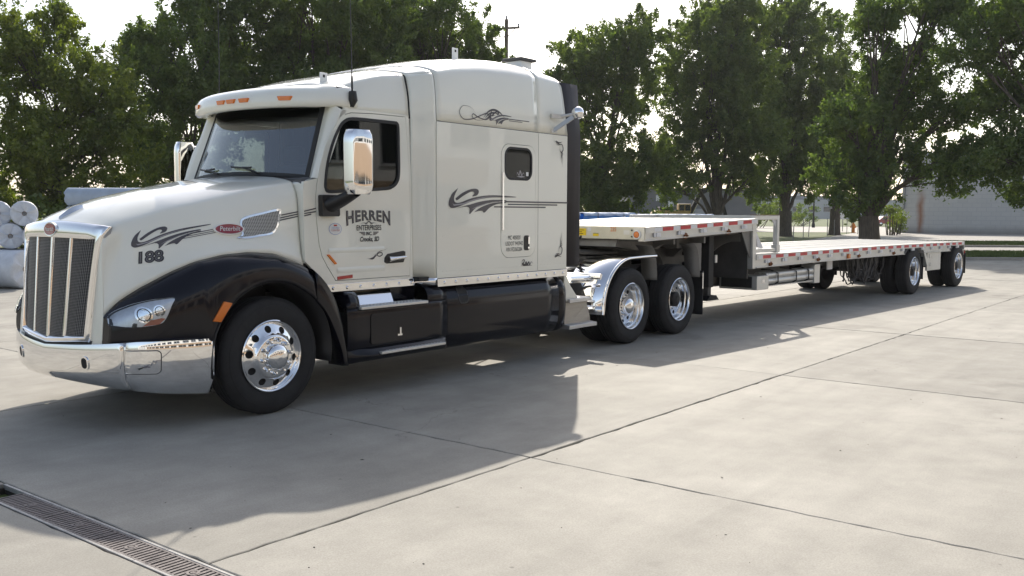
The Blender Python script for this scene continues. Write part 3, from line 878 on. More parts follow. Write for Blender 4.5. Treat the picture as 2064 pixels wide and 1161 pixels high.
# red oval badge on top of the grille, and the hood ornament
def badge(parent, fn, cw, cz, rx, rz, size, lab):
    o = G().prism(ellipse(cw, cz, rx * 1.14, rz * 1.2), lambda u, v: fn(u, v, .006), lambda u, v: fn(u, v, -.02)).obj('badge', 'whitemark' if lab else 'chrome', parent, smooth=0)
    G().prism(ellipse(cw, cz, rx, rz), lambda u, v: fn(u, v, .010), lambda u, v: fn(u, v, 0)).obj('oval', 'redenamel', o, smooth=0)
    lettering('lettering', 'Peterbilt', size, 'whitemark', o, lambda u, v: fn(cw + u, cz + v + u * .0, .0125), shear=.25, sx=.92)
    return o
badge(TR, lambda u, v, off: gp(-u, v, .035 + off), 0.0, 1.590, .088, .047, .042, False)
g = G()
rows = []
for k in range(9):
    f = k / 8; wd = .008 + .030 * math.sin(math.pi * f); x = -1.24 + .20 * f; z0_ = zt(x - .02) - .010
    rows.append([(x, -wd, z0_), (x, -wd * .6, z0_ + .028), (x, 0, z0_ + .040 + .018 * math.sin(math.pi * f)), (x, wd * .6, z0_ + .028), (x, wd, z0_)])
g.grid(rows).obj('hood_ornament', 'chrome', TR, smooth=60)
# dark filler behind the grille
G().box((-1.16, -.55, .74), (-1.10, .55, 1.5)).obj('radiator', 'dark', TR, smooth=0)
G().box((-1.10, -.60, .55), (.35, .60, 1.45)).obj('engine_block', 'dark', TR, smooth=0)

# ---- bumper
bw = [(0, -1.40), (.25, -1.39), (.5, -1.355), (.70, -1.30), (.88, -1.22), (1.02, -1.11), (1.11, -.98), (1.165, -.82), (1.185, -.68), (1.185, -.60)]
BP = crom(bw, 34)
def bump_pt(i, t_):
    """i index along the half plan, t_ 0 bottom .. 1 top"""
    w_, x = BP[i]; f = i / (len(BP) - 1)
    ztop = .655 + .075 * min(1, f * 1.9) - .03 * max(0, f - .7)
    zbot = .335 + .035 * math.cos(f * 3.0) - .06 * f * f * 0.6
    z = lerp(zbot, ztop, t_)
    i0, i1 = max(0, i - 1), min(len(BP) - 1, i + 1)
    tw_, tx_ = BP[i1][0] - BP[i0][0], BP[i1][1] - BP[i0][1]
    if i == 0: tx_ = 0
    l_ = math.hypot(tw_, tx_); nx, nw = -tw_ / l_, tx_ / l_
    b = .012 * math.sin(math.pi * t_) - .035 * (1 - t_) ** 1.4 - .045 * max(0, .2 - t_) / .2 - .006 * max(0, t_ - .93) / .07
    return (x + nx * b, w_ + nw * b, z)
NT = 12
def bumper_part(name, idx, s_list, m='chrome', closed=False):
    g = G()
    for s in s_list:
        rows = []
        for i in idx:
            row = [bump_pt(i, k / NT) for k in range(NT + 1)]
            tp = row[-1]; bt = row[0]
            row = [(bt[0] + .08, bt[1] * .94, bt[2] + .03)] + row + [(tp[0] + .018, tp[1] * .988, tp[2] - .003), (tp[0] + .03, tp[1] * .98, tp[2] - .05)]
            rows.append([(a, s * b, c) for a, b, c in row])
        g.grid(rows)
    return g.obj(name, m, bumper, smooth=55, solid=.006)
bumper = empty('bumper', (0, 0, 0), 0, TR)
n_c = 15
g = G()
rows = []
seq = [(-1, i) for i in range(n_c, 0, -1)] + [(1, i) for i in range(0, n_c + 1)]
for s, i in seq:
    row = [bump_pt(i, k / NT) for k in range(NT + 1)]; tp = row[-1]; bt = row[0]
    row = [(bt[0] + .08, bt[1] * .94, bt[2] + .03)] + row + [(tp[0] + .018, tp[1] * .988, tp[2] - .003), (tp[0] + .03, tp[1] * .98, tp[2] - .05)]
    rows.append([(a, s * b, c) for a, b, c in row])
g.grid(rows).obj('centre_section', 'chrome', bumper, smooth=55, solid=.006)
BUMP = BVHTree.FromPolygons([Vector(v) for v in g.v], g.f)
for s in (-1, 1):
    g = G(); rows = []
    for i in range(n_c, len(BP)):
        row = [bump_pt(i, k / NT) for k in range(NT + 1)]; tp = row[-1]; bt = row[0]
        row = [(bt[0] + .08, bt[1] * .94, bt[2] + .03)] + row + [(tp[0] + .018, tp[1] * .988, tp[2] - .003), (tp[0] + .03, tp[1] * .98, tp[2] - .05)]
        rows.append([(a + .004 * (i == n_c), s * b, c) for a, b, c in row])
    e = g.grid(rows).obj('end_section', 'chrome', bumper, smooth=55, solid=.006)
    BE = BVHTree.FromPolygons([Vector(v) for v in g.v], g.f)
    def on_end(u, v, off=.004, s=s, BE=BE):
        h = BE.ray_cast(Vector((u, s * 3, v)), Vector((0, -s, 0)))
        if h[0] is None: h = BE.find_nearest(Vector((u, s * 1.05, v)))
        n_ = h[1] if h[1].y * s > 0 else -h[1]
        p = h[0] + n_ * off; return (p.x, p.y, p.z)
    ol = rrect(-1.235, .475, -1.01, .665, .035)
    il = offset_poly(ol, .007)
    G().skin(ol, lambda u, v: on_end(u, v, .005), lambda u, v: on_end(u, v, -.004), [il]).obj('fog_lamp_bezel', 'frame', bumper, smooth=30)
    G().skin(il, lambda u, v: on_end(u, v, .008), lambda u, v: on_end(u, v, -.01)).obj('fog_lamp_cover', 'chrome', bumper, smooth=75)
def on_bump(w_, z, off=.004):
    h = BUMP.ray_cast(Vector((-3, w_, z)), Vector((1, 0, 0)))
    if h[0] is None: h = BUMP.find_nearest(Vector((-1.38, w_, z)))
    n_ = h[1] if h[1].x < 0 else -h[1]
    p = h[0] + n_ * off; return (p.x, p.y, p.z)
for c_ in (-.55, .49):
    ol = rrect(c_ - .042, .49, c_ + .042, .60, .04); il = offset_poly(ol, .013)
    G().skin(ol, lambda u, v: on_bump(u, v, .008), lambda u, v: on_bump(u, v, -.003), [il]).obj('tow_hole_ring', 'chrome', bumper, smooth=30)
    G().skin(il, lambda u, v: on_bump(u, v, .003), lambda u, v: on_bump(u, v, -.01)).obj('tow_hole', 'seam', bumper, smooth=30)
# dark splash apron between bumper and grille
G().grid([[(gx(w_, .72) + .0, w_, .72 + vz(w_) * .8) for w_ in np.linspace(-.70, .70, 15)], [(gx(w_, .72) - .0, w_, .60) for w_ in np.linspace(-.70, .70, 15)]]).obj('apron', 'plastic', TR, solid=.01)
G().box((-1.12, -.9, .40), (-.62, .9, .68)).obj('bumper_support', 'dark', TR, smooth=0)

# ---- headlights
for s in (-1, 1):
    out = crom([(-1.262, .850), (-1.235, .925), (-1.17, .985), (-1.08, 1.03), (-.98, 1.055), (-.885, 1.062), (-.91, 1.0), (-.955, .90), (-.99, .862), (-1.08, .842), (-1.18, .838), (-1.262, .850)], 48)[:-1]
    hl = G().skin(out, lambda u, v: on_clip(u, v, .004, s), lambda u, v: on_clip(u, v, -.03, s)).obj('headlight', 'reflector', TR, smooth=30)
    ringo = offset_poly(out, -.008)
    G().skin(ringo, lambda u, v: on_clip(u, v, .010, s), lambda u, v: on_clip(u, v, -.01, s), [offset_poly(out, .006)]).obj('bezel', 'black', hl, smooth=30)
    for (cx_, cz_, r_) in ((-1.085, .935, .062), (-.995, .965, .045)):
        for rr, off, m_ in ((r_, .008, 'chrome'), (r_ * .78, .011, 'seam'), (r_ * .66, .014, 'lens_bowl')):
            G().skin(ellipse(cx_, cz_, rr * .8, rr, 20), lambda u, v: on_clip(u, v, off, s), lambda u, v: on_clip(u, v, 0, s)).obj('lamp_bowl', m_, hl, smooth=30)
    tl = [(-1.10, .848), (-1.0, .862), (-.962, .905), (-.985, .91), (-1.05, .895)]
    G().skin(tl, lambda u, v: on_clip(u, v, .009, s), lambda u, v: on_clip(u, v, 0, s)).obj('turn_signal', 'turnlens', hl, smooth=0)
    cov = offset_poly(out, .004)
    G().skin(cov, lambda u, v: on_clip(u, v, .022, s), lambda u, v: on_clip(u, v, .017, s)).obj('lens_cover', 'lens', hl, smooth=30)
    # side vent with chrome bezel and mesh
    vo = crom([(-.225, 1.515), (-.17, 1.545), (-.165, 1.60), (-.16, 1.665), (-.10, 1.70), (.06, 1.735), (.235, 1.765), (.225, 1.69), (.20, 1.61), (.13, 1.545), (0, 1.525), (-.12, 1.51), (-.225, 1.515)], 44)[:-1]
    v_ = G().skin(vo, lambda u, v: on_clip(u, v, .006, s), lambda u, v: on_clip(u, v, -.02, s)).obj('side_vent', 'chrome', TR, smooth=30)
    vi = offset_poly(vo, .018)
    G().skin(vi, lambda u, v: on_clip(u, v, .010, s), lambda u, v: on_clip(u, v, 0, s)).obj('mesh_insert', 'brightmesh', v_, smooth=30)
    badge(TR, lambda u, v, off: on_clip(u, v, .012 + off, s), -.275, 1.59, .118, .040, .056, True) if s == -1 else None

# ---- cab
def cw_(z): return 1.08 - .04 * (z - 1.1) / 1.55          # half width of the cab side
DOOR = [(1.73, 2.68), (1.30, 2.675), (1.02, 2.66), (.93, 2.635), (.86, 2.575), (.78, 2.48), (.70, 2.34), (.63, 2.15), (.585, 1.98), (.570, 1.86), (.575, 1.65), (.595, 1.45), (.625, 1.34), (.68, 1.25), (.78, 1.11), (1.74, 1.11), (1.765, 1.40), (1.77, 1.80), (1.765, 2.2)]
WIN = crom([(1.60, 2.605), (1.30, 2.605), (1.03, 2.60), (.93, 2.565), (.87, 2.50), (.79, 2.36), (.725, 2.18), (.695, 2.02), (.695, 1.96), (.74, 1.935), (1.0, 1.95), (1.42, 1.975), (1.52, 1.995), (1.585, 2.04), (1.615, 2.12), (1.62, 2.35), (1.62, 2.57), (1.60, 2.605)], 70)[:-1]
SIDE = [(1.79, 1.075), (1.79, 2.70), (.955, 2.70), (.885, 2.66), (.80, 2.50), (.64, 2.09), (.60, 2.045), (.44, 2.01), (.425, 1.94), (.425, 1.30), (.50, 1.235), (.60, 1.13), (.68, 1.06)]
for s in (-1, 1):
    cf = lambda off: (lambda u, v: (u, s * (cw_(v) + off), v))
    dgap = offset_poly(DOOR, -.0055)
    G().prism(SIDE, cf(0), cf(-.035), [dgap]).obj('cab_side', 'cream', TR, smooth=0, bevel=.004)
    G().prism(offset_poly(SIDE, .02), cf(-.036), cf(-.05), [offset_poly(WIN, -.02)]).obj('door_jamb', 'seam', TR, smooth=0)
    door = G().prism(DOOR, cf(0.002), cf(-.032), [offset_poly(WIN, -.022)]).obj('door', 'cream', TR, smooth=0, bevel=.006)
    G().prism(offset_poly(WIN, -.0235), cf(.006), cf(-.02), [offset_poly(WIN, .006)]).obj('window_seal', 'rubber', door, smooth=0, bevel=.003)
    G().prism(offset_poly(WIN, .004), cf(-.012), cf(-.017)).obj('door_glass', 'tintglass', door, smooth=0)
    # raised swage lines low on the door
    for z0_, h in ((1.385, .025), (1.20, .03)):
        G().grid([[(x, s * (cw_(z) + o), z) for x in np.linspace(.70 if z0_ > 1.3 else .80, 1.40, 8)] for z, o in ((z0_ + h, .001), (z0_ + h * .4, .008), (z0_ - h * .4, .008), (z0_ - h, .001))]).obj('swage', 'cream', door, smooth=60)
    # handle
    hb = G().prism([(1.395, 1.255), (1.40, 1.30), (1.44, 1.335), (1.66, 1.36), (1.69, 1.35), (1.685, 1.30), (1.66, 1.245), (1.43, 1.24)], cf(.008), cf(-.01)).obj('handle_bezel', 'plastic', door, smooth=0, bevel=.006)
    g = G().tube([(1.44, s * (cw_(1.285) + .03), 1.285), (1.50, s * (cw_(1.29) + .045), 1.29), (1.65, s * (cw_(1.29) + .045), 1.30)], [.026, .018, .014], 10)
    g.obj('handle', 'chrome', door)
    am = [(.672, 1.352), (.70, 1.355), (.79, 1.265), (.765, 1.258)]
    G().prism(am, cf(.016), cf(-.005)).obj('side_marker', 'amber', door, smooth=0, bevel=.005)
    G().prism([(.795, 1.145), (.98, 1.155), (.98, 1.125), (.795, 1.115)], cf(.008), cf(0)).obj('reflector', 'redlens', door, smooth=0)

for s in (-1, 1):
    G().grid([[(.430, s * .86, z), (.430, s * (cw_(z) - .004), z)] for z in np.linspace(1.28, 1.99, 6)]).obj('cowl_face', 'cream', TR, smooth=0)
# windscreen surface
def ws(s_, t_, off=0.0):
    w_ = s_ * (.915 - .055 * t_); b = 1 - s_ * s_
    return (.615 + .255 * t_ - .17 * b - off, w_, 2.045 + .70 * t_ + .04 * b)
def ws_grid(s0, s1, t0, t1, off, ns=18, nt=8): return [[ws(lerp(s0, s1, i / ns), lerp(t0, t1, j / nt), off) for i in range(ns + 1)] for j in range(nt + 1)]
scr = G().grid(ws_grid(-.965, .965, .035, .975, .004)).obj('windscreen', 'windscreen', TR, smooth=60)
def ws_ring(off, outer_s, outer_t, inner_s, inner_t, n=16):
    o_, i_ = [], []
    def loop(S, T0, T1):
        p = [(lerp(-S, S, k / n), T0) for k in range(n)] + [(S, lerp(T0, T1, k / n)) for k in range(n)] + [(lerp(S, -S, k / n), T1) for k in range(n)] + [(-S, lerp(T1, T0, k / n)) for k in range(n)]
        return p
    A = loop(outer_s, *outer_t); B = loop(inner_s, *inner_t)
    return [[ws(a, b, off) for a, b in A], [ws(a, b, off + .008) for a, b in A], [ws(a, b, off + .008) for a, b in B], [ws(a, b, off - .02) for a, b in B]]
G().grid(ws_ring(.0, 1.0, (0.0, 1.0), .955, (.045, .965)), True).obj('windscreen_seal', 'rubber', TR, smooth=40)
# dark shade band behind the top of the glass
G().grid(ws_grid(-.95, .95, .80, .97, -.012, 18, 2)).obj('shade_band', 'bandglass', scr, smooth=60)
for s in (-1, 1):
    # A-pillar between the windscreen and the cab side
    rows = []
    for k in range(11):
        f = k / 10
        a = Vector(ws(s * .995, lerp(-.02, 1.02, f), -.004))
        b2 = (lerp(.605, .90, f ** .92), lerp(2.045, 2.685, f)); b = Vector((b2[0], s * (cw_(b2[1]) + .0), b2[1]))
        mid = (a + b) / 2 + Vector((-.045, s * .03, .01))
        rows.append([a + Vector((.05, 0, 0)), a, lerp(a, mid, .6), mid, lerp(mid, b, .55) + Vector((-.008, s * .008, 0)), b + Vector((.006, 0, 0)), b + Vector((.06, 0, 0))])
    G().grid(rows).obj('windscreen_pillar', 'cream', TR, smooth=60)
# cowl: black vent panel under the glass and white scuttle
rows = []
for i in range(19):
    s_ = lerp(-1, 1, i / 18); p = ws(s_, 0, .0)
    rows.append([(p[0] + .02, p[1], p[2] + .01), (p[0] - .03, p[1], p[2] - .02), (min(p[0] - .06, .40 + .2 * s_ * s_), p[1], p[2] - .06)])
G().grid(rows).obj('cowl_vent', 'plastic', TR, smooth=60)
for s in (-1, 1):
    G().grid([[(.43, s * .88, 2.00), (.43, s * 1.03, 1.95)], [(.50, s * .90, 2.03), (.50, s * 1.045, 2.01)], [(.62, s * .92, 2.05), (.62, s * 1.055, 2.05)]]).obj('scuttle', 'cream', TR, smooth=60, solid=.01)
# wipers
for c0, c1, e0, e1 in ((-.30, .02, .08, .03), (.36, .74, .10, .05)):
    g = G()
    a = Vector(ws(c0 - .12, .03, .03)); b = Vector(ws((c0 + c1) / 2 - .05, .10, .04))
    g.tube([a, b], .009, 6); g.tube([ws(c0, .085 + e0 * .2, .03), ws((c0 + c1) / 2, .1, .035), ws(c1, .085 + e1, .03)], .010, 6)
    g.obj('wiper', 'plastic', TR)
# firewall, cab floor and interior
G().box((.46, -1.0, 1.10), (.50, 1.0, 2.03)).obj('firewall', 'interior', TR, smooth=0)
G().box((.50, -1.0, 1.08), (1.9, 1.0, 1.12)).obj('cab_floor', 'interior', TR, smooth=0)
g = G(); g.grid([[(.52, y, 2.035 + .03 * (1 - y * y)), (.72, y, 2.06 + .02 * math.sin(y * 5)), (.86, y, 2.02), (.90, y, 1.80), (.80, y, 1.40)] for y in np.linspace(-.98, .98, 17)])
g.obj('dashboard', 'interior', TR, smooth=50, solid=.02)
rows = []
for k in range(60):
    y = -1.0 + 2.0 * k / 59
    rows.append([(1.80 + .03 * math.sin(k * 1.7), y, 1.1), (1.80 + .03 * math.sin(k * 1.7), y, 2.75)])
G().grid(rows).obj('curtain', 'curtain', TR, smooth=60)
G().box((.95, -1.0, 2.74), (1.85, 1.0, 2.78)).obj('headliner', 'interior', TR, smooth=0)
for y in (-.55, .55):
    g = G().box((1.15, y - .25, 1.45), (1.65, y + .25, 1.60)); g.box((1.55, y - .25, 1.60), (1.70, y + .25, 2.25)); g.box((1.57, y - .15, 2.27), (1.68, y + .15, 2.45)); g.box((1.25, y - .2, 1.12), (1.6, y + .2, 1.45))
    g.obj('seat', 'seat', TR, smooth=40, bevel=.05)
g = G()
pts = [(1.02 + .10 * math.sin(a), -.55 + .22 * math.cos(a), 2.02 + .18 * math.sin(a)) for a in np.linspace(0, 2 * math.pi, 25)]
g.tube(pts, .018, 8, False); g.tube([(.85, -.55, 1.85), (1.02, -.55, 2.02)], .035, 8); g.tube([(1.02, -.77, 2.02), (1.02, -.33, 2.02)], .015, 6)
g.obj('steering_wheel', 'plastic', TR)
G().grid([[(.80, .30 + .12 * k / 4, 2.46 + .03 * math.sin(k)), (.82, .30 + .12 * k / 4 + .02, 2.54 + .02 * math.sin(k))] for k in range(9)]).obj('paper', 'paper', TR)

# ---- sun visor over the windscreen
VP = crom([(-1.036, 1.10), (-1.034, 1.0), (-1.015, .86), (-.955, .725), (-.82, .60), (-.55, .475), (-.25, .415), (0, .40), (.25, .415), (.55, .475), (.82, .60), (.955, .725), (1.015, .86), (1.034, 1.0), (1.036, 1.10)], 57)
prof = [(.15, 2.715), (.10, 2.700), (.012, 2.697), (-.010, 2.715), (-.010, 2.76), (.0, 2.81), (.03, 2.852), (.085, 2.885), (.20, 2.915), (.38, 2.945), (.54, 2.97)]
rows = []
for i, (w_, x) in enumerate(VP):
    a, b = VP[max(0, i - 1)], VP[min(len(VP) - 1, i + 1)]
    tw_, tx_ = b[0] - a[0], b[1] - a[1]; l_ = math.hypot(tw_, tx_); nw, nx = -tx_ / l_, tw_ / l_       # inward
    e = max(0, abs(w_) - .93) / .106
    row = []
    for d, z in prof:
        dd = d * (1 - .45 * e) if d > .05 else d
        row.append((x + nx * dd + (.12 * e if d > .3 else 0), w_ + nw * dd, z + .012 * e - .02 * e * (d > .3)))
    rows.append(row)
visor = G().grid(rows).obj('sun_visor', 'cream', TR, smooth=60, solid=.008)
def visor_x(y): return float(np.interp(y, [p[0] for p in VP], [p[1] for p in VP]))
for y in (.62, .09, -.07, -.25, -.70):
    x = visor_x(y) - .010; sl = (visor_x(y + .05) - visor_x(y - .05)) / .1
    G().prism([(-.065, .018), (.065, .018), (.05, -.022), (-.05, -.022)], lambda u, v: (x - .016 + sl * u + .03 * max(0, v), y + u, 2.775 + v), lambda u, v: (x + .03 + sl * u, y + u, 2.775 + v)).obj('marker_lamp', 'amber', visor, smooth=0, bevel=.006)

G().box((.90, -.98, 2.71), (1.0, .98, 2.90)).obj('header', 'interior', TR, smooth=0)
# ---- roof of the cab and the fairing up to the sleeper
zc = stable([(.7, 2.90), (.9, 2.955), (1.1, 3.03), (1.4, 3.12), (1.7, 3.185), (1.85, 3.215), (2.0, 3.255), (2.2, 3.32), (2.5, 3.395), (2.9, 3.46), (3.3, 3.495), (3.7, 3.50), (4.0, 3.48), (4.3, 3.44)])
ze = stable([(.7, 2.78), (.95, 2.86), (1.2, 2.96), (1.5, 3.04), (1.75, 3.075), (1.95, 3.10), (2.1, 3.13), (2.4, 3.19), (2.8, 3.24), (3.3, 3.27), (3.8, 3.275), (4.2, 3.26)])
rw = stable([(.7, 1.03), (1.70, 1.03), (1.78, 1.04), (1.86, 1.09), (1.94, 1.16), (2.0, 1.195), (2.1, 1.20), (4.4, 1.20)], .03)
def roof_section(x, zbase, n=20):
    W_, e, c = rw(x), ze(x), zc(x)
    lean = .05 if x < 1.8 else .03
    pts = [(W_, zbase), (W_ - lean * .35, lerp(zbase, e, .5)), (W_ - lean, e - .05), (W_ - lean - .035, e + .03), (W_ - lean - .15, lerp(e, c, .52)), (W_ - lean - .36, lerp(e, c, .80)), (.42, lerp(e, c, .96)), (0, c)]
    return crom(pts, n)
def roof_rows(xs, zbase, xshift=lambda x, w_, z: x):
    rows = []
    for x in xs:
        h = roof_section(x, zbase(x) if callable(zbase) else zbase)
        rows.append([(xshift(x, a, b), -a, b) for a, b in h] + [(xshift(x, a, b), a, b) for a, b in reversed(h[:-1])])
    return rows
def cabfront(x, w_, z):
    k = max(0, (1.45 - x) / .65)
    return x
G().grid(roof_rows(np.linspace(.93, 1.775, 16), lambda x: 2.685, cabfront)).obj('cab_roof', 'cream', TR, smooth=60, solid=.01)
for s in (-1, 1):
    # transition panel from cab to sleeper, full height
    rows = []
    for x in (1.793, 1.82, 1.86, 1.90, 1.95, 1.985, 2.012):
        rows.append([(x, s * rw(x), z) if x > 1.8 else (x, s * 1.05, z) for z in np.linspace(1.07, 2.62, 8)] + [(x, s * a, b) for a, b in roof_section(x, 2.66)[:9]])
    G().grid(rows).obj('transition_panel', 'cream', TR, smooth=60, solid=.01)
rows = []
for x in np.linspace(1.79, 2.014, 7):
    h = roof_section(x, 2.66)[8:]
    rows.append([(x, -a, b) for a, b in h] + [(x, a, b) for a, b in reversed(h[:-1])])
G().grid(rows).obj('roof_fairing', 'cream', TR, smooth=60, solid=.01)
# seam lines
G().grid([[(x, y * (1 - .004), z) for x, y, z in rowp] for rowp in roof_rows([1.772, 1.794], 2.67)]).obj('roof_gasket', 'seam', TR, smooth=60)

# ---- sleeper
sl = empty('sleeper', (0, 0, 0), 0, TR)
SX0, SX1, SZ0 = 2.018, 4.305, 1.07
BD = rrect(3.05, 1.245, 3.67, 2.495, .13, 8)
BW = rrect(3.115, 2.115, 3.595, 2.455, .10, 8)
for s in (-1, 1):
    sf = lambda off: (lambda u, v: (u, s * (1.20 + off), v))
    panel = [(SX0, SZ0), (SX1, SZ0), (SX1, 2.655), (SX0, 2.655)]
    G().prism(panel, sf(0), sf(-.03), [offset_poly(BD, -.004)]).obj('side_panel', 'cream', sl, smooth=0, bevel=.004)
    G().prism(offset_poly(BD, -.02), sf(-.032), sf(-.04), [offset_poly(BW, -.03)]).obj('door_jamb', 'seam', sl, smooth=0)
    d_ = G().prism(BD, sf(.003), sf(-.03), [offset_poly(BW, -.012)]).obj('bunk_door', 'cream', sl, smooth=0, bevel=.006)
    G().prism(offset_poly(BW, -.013), sf(.005), sf(-.02), [offset_poly(BW, .012)]).obj('window_seal', 'rubber', sl, smooth=0, bevel=.003)
    G().prism(offset_poly(BW, .010), sf(-.006), sf(-.011)).obj('window', 'darkglass', sl, smooth=0)
    G().box((3.058, s * 1.203, 1.55), (3.083, s * 1.215, 2.18)).obj('hinge', 'polish', sl, smooth=0)
    lp = G().prism(rrect(3.455, 1.315, 3.555, 1.485, .03), sf(.010), sf(-.01)).obj('latch_plate', 'plastic', sl, smooth=0, bevel=.004)
    g = G().box((3.515, s * 1.209, 1.385), (3.54, s * 1.225, 1.47)); g.lathe([(0, .0), (.014, 0), (.014, .012), (0, .012)], 12, 'y', (3.525, s * 1.21, 1.345), s); g.obj('latch', 'polish', sl, smooth=30)
    # panel seam: a thin pressed line behind the bunk door
    G().box((3.722, s * 1.1985, SZ0 + .01), (3.727, s * 1.2022, 2.65)).obj('panel_seam', 'greyline', sl, smooth=0)
    # rows of rivets
    g = G()
    for z in (1.14, 1.50):
        for k in range(34): 
            x = 2.10 + k * .065
            if 3.04 < x < 3.68 and z > 1.24: continue
            g.lathe([(0, .003), (.004, .0025), (.006, 0)], 6, 'y', (x, s * 1.2, z), s)
    g.obj('rivets', 'cream', sl)
    sl.children[-1]['kind'] = 'stuff'
def rearlean(x, w_, z):
    return x - (.10 * (z - 2.66) / .6 if x > 3.9 else 0) * min(1, max(0, (x - 3.9) / .4))
sr = G().grid(roof_rows(list(np.linspace(2.022, 3.70, 22)), 2.66)).obj('sleeper_roof', 'cream', sl, smooth=60, solid=.01)
G().grid(roof_rows(list(np.linspace(3.706, 4.305, 9)), 2.66, rearlean)).obj('roof_extension', 'cream', sl, smooth=60, solid=.01)
G().grid([[(x, y * .996, z - .006) for x, y, z in r_] for r_ in roof_rows([3.69, 3.715], 2.66)]).obj('roof_gasket', 'seam', sl, smooth=60)
G().grid([[(x, s_ * 1.1985, z) for x in (SX0 + .01, SX1 - .01)] for s_, z in ((-1, 2.662), (-1, 2.650))]).obj('roof_seam', 'seam', sl, smooth=0)
G().box((4.25, -1.19, 1.07), (4.30, 1.19, 2.66)).obj('rear_wall', 'cream', sl, smooth=0)
rr = roof_rows([4.29], 2.66, rearlean)[0]
G().add(rr, [tuple(range(len(rr)))]).obj('rear_cap', 'cream', sl, smooth=0)
G().box((1.8, -1.16, 1.05), (4.29, 1.16, 1.09)).obj('underfloor', 'dark', sl, smooth=0)
for s in (-1, 1):
    g = G()
    rows = [[(4.31, s * 1.175, 1.10), (4.31, s * 1.205, 1.10), (4.45, s * 1.215, 1.12), (4.575, s * 1.20, 1.13), (4.575, s * 1.17, 1.13)], [(4.31, s * 1.175, 2.66), (4.31, s * 1.205, 2.66), (4.45, s * 1.215, 2.66), (4.575, s * 1.20, 2.66), (4.575, s * 1.17, 2.66)],
            [(4.19, s * 1.13, 3.27), (4.19, s * 1.16, 3.28), (4.38, s * 1.175, 3.28), (4.545, s * 1.165, 3.28), (4.545, s * 1.135, 3.28)]]
    g.grid(rows).obj('side_extender', 'extender', TR, smooth=30, solid=.012)

# chrome trim strip with bolts along the bottom of cab and sleeper
for s in (-1, 1):
    G().box((.66, s * 1.078, 1.005), (1.79, s * 1.088, 1.078)).obj('trim_strip', 'chrome', TR, smooth=0, bevel=.003)
    G().grid([[(x, s * (rw(x) + .006), z) if x > 1.8 else (x, s * 1.083, z) for x in (1.79, 1.83, 1.88, 1.93, 1.98, 2.02)] for z in (1.005, 1.075)]).obj('trim_strip', 'chrome', TR, smooth=60, solid=.006)
    G().box((2.02, s * 1.203, .985), (4.31, s * 1.211, 1.066)).obj('trim_strip', 'chrome', TR, smooth=0, bevel=.003)
    for k in range(7):
        G().lathe([(0, .012), (.010, .011), (.016, .004), (.018, 0)], 12, 'y', (.74 + k * .17, s * 1.088, 1.04), s).obj('marker_stud', 'chrome', TR)
    for k in range(13):
        G().lathe([(0, .012), (.010, .011), (.016, .004), (.018, 0)], 12, 'y', (2.12 + k * .175, s * 1.211, 1.025), s).obj('marker_stud', 'chrome', TR)

# ---- mirrors
for s in (-1, 1):
    xm = (.645, .955) if s == -1 else (.645, .955)
    y0, y1 = s * 1.26, s * 1.46
    root = G()
    rows = []
    for k in range(15):
        f = k / 14; z = lerp(1.90, 2.475, f); e = max(.80, min(1.0, 1.0 - 6.0 * max(0, .12 - min(f, 1 - f)) ** 1.6 * 1.2))
        cx_, cy_ = .80, s * 1.36
        row = []
        for q in range(20):
            a = 2 * math.pi * q / 20; ca, sa = math.cos(a), math.sin(a)
            px_ = abs(ca) ** .42 * (1 if ca > 0 else -1) * .118 * e; py_ = abs(sa) ** .5 * (1 if sa > 0 else -1) * .095 * e
            if px_ < 0: py_ *= 0.75
            row.append((cx_ + px_ * .93 - py_ * .25 * s * -1, cy_ + py_ * 1.0, z))
        rows.append(row)
    g = G().grid(rows, True); g.f.append(tuple(range(19, -1, -1))); g.f.append(tuple(14 * 20 + q for q in range(20)))
    mir = g.obj('door_mirror', 'chrome', TR, smooth=70)
    G().grid([[(.905, s * (1.285 + .15 * i), 1.94 + .50 * j) for i in range(2)] for j in range(2)]).obj('mirror_glass', 'polish', mir, smooth=0, solid=.006)
    g = G().prism(rrect(.595, 1.70, .80, 1.895, .02), lambda u, v: (u, s * (cw_(v) + .06), v), lambda u, v: (u, s * (cw_(v) - .005), v)).obj('mirror_base', 'plastic', TR, smooth=0, bevel=.015)
    g2 = G(); rows = []
    for f in np.linspace(0, 1, 7):
        c = Vector((lerp(.69, .80, f), s * lerp(1.10, 1.36, f), lerp(1.80, 1.93, f ** 1.3))); wd = lerp(.085, .06, f)
        rows.append([c + Vector((wd * math.cos(a), s * .01 * math.sin(a), wd * .85 * math.sin(a))) for a in np.linspace(0, 2 * math.pi, 13)[:-1]])
    g2.grid(rows, True).obj('mirror_arm', 'plastic', TR, smooth=60)

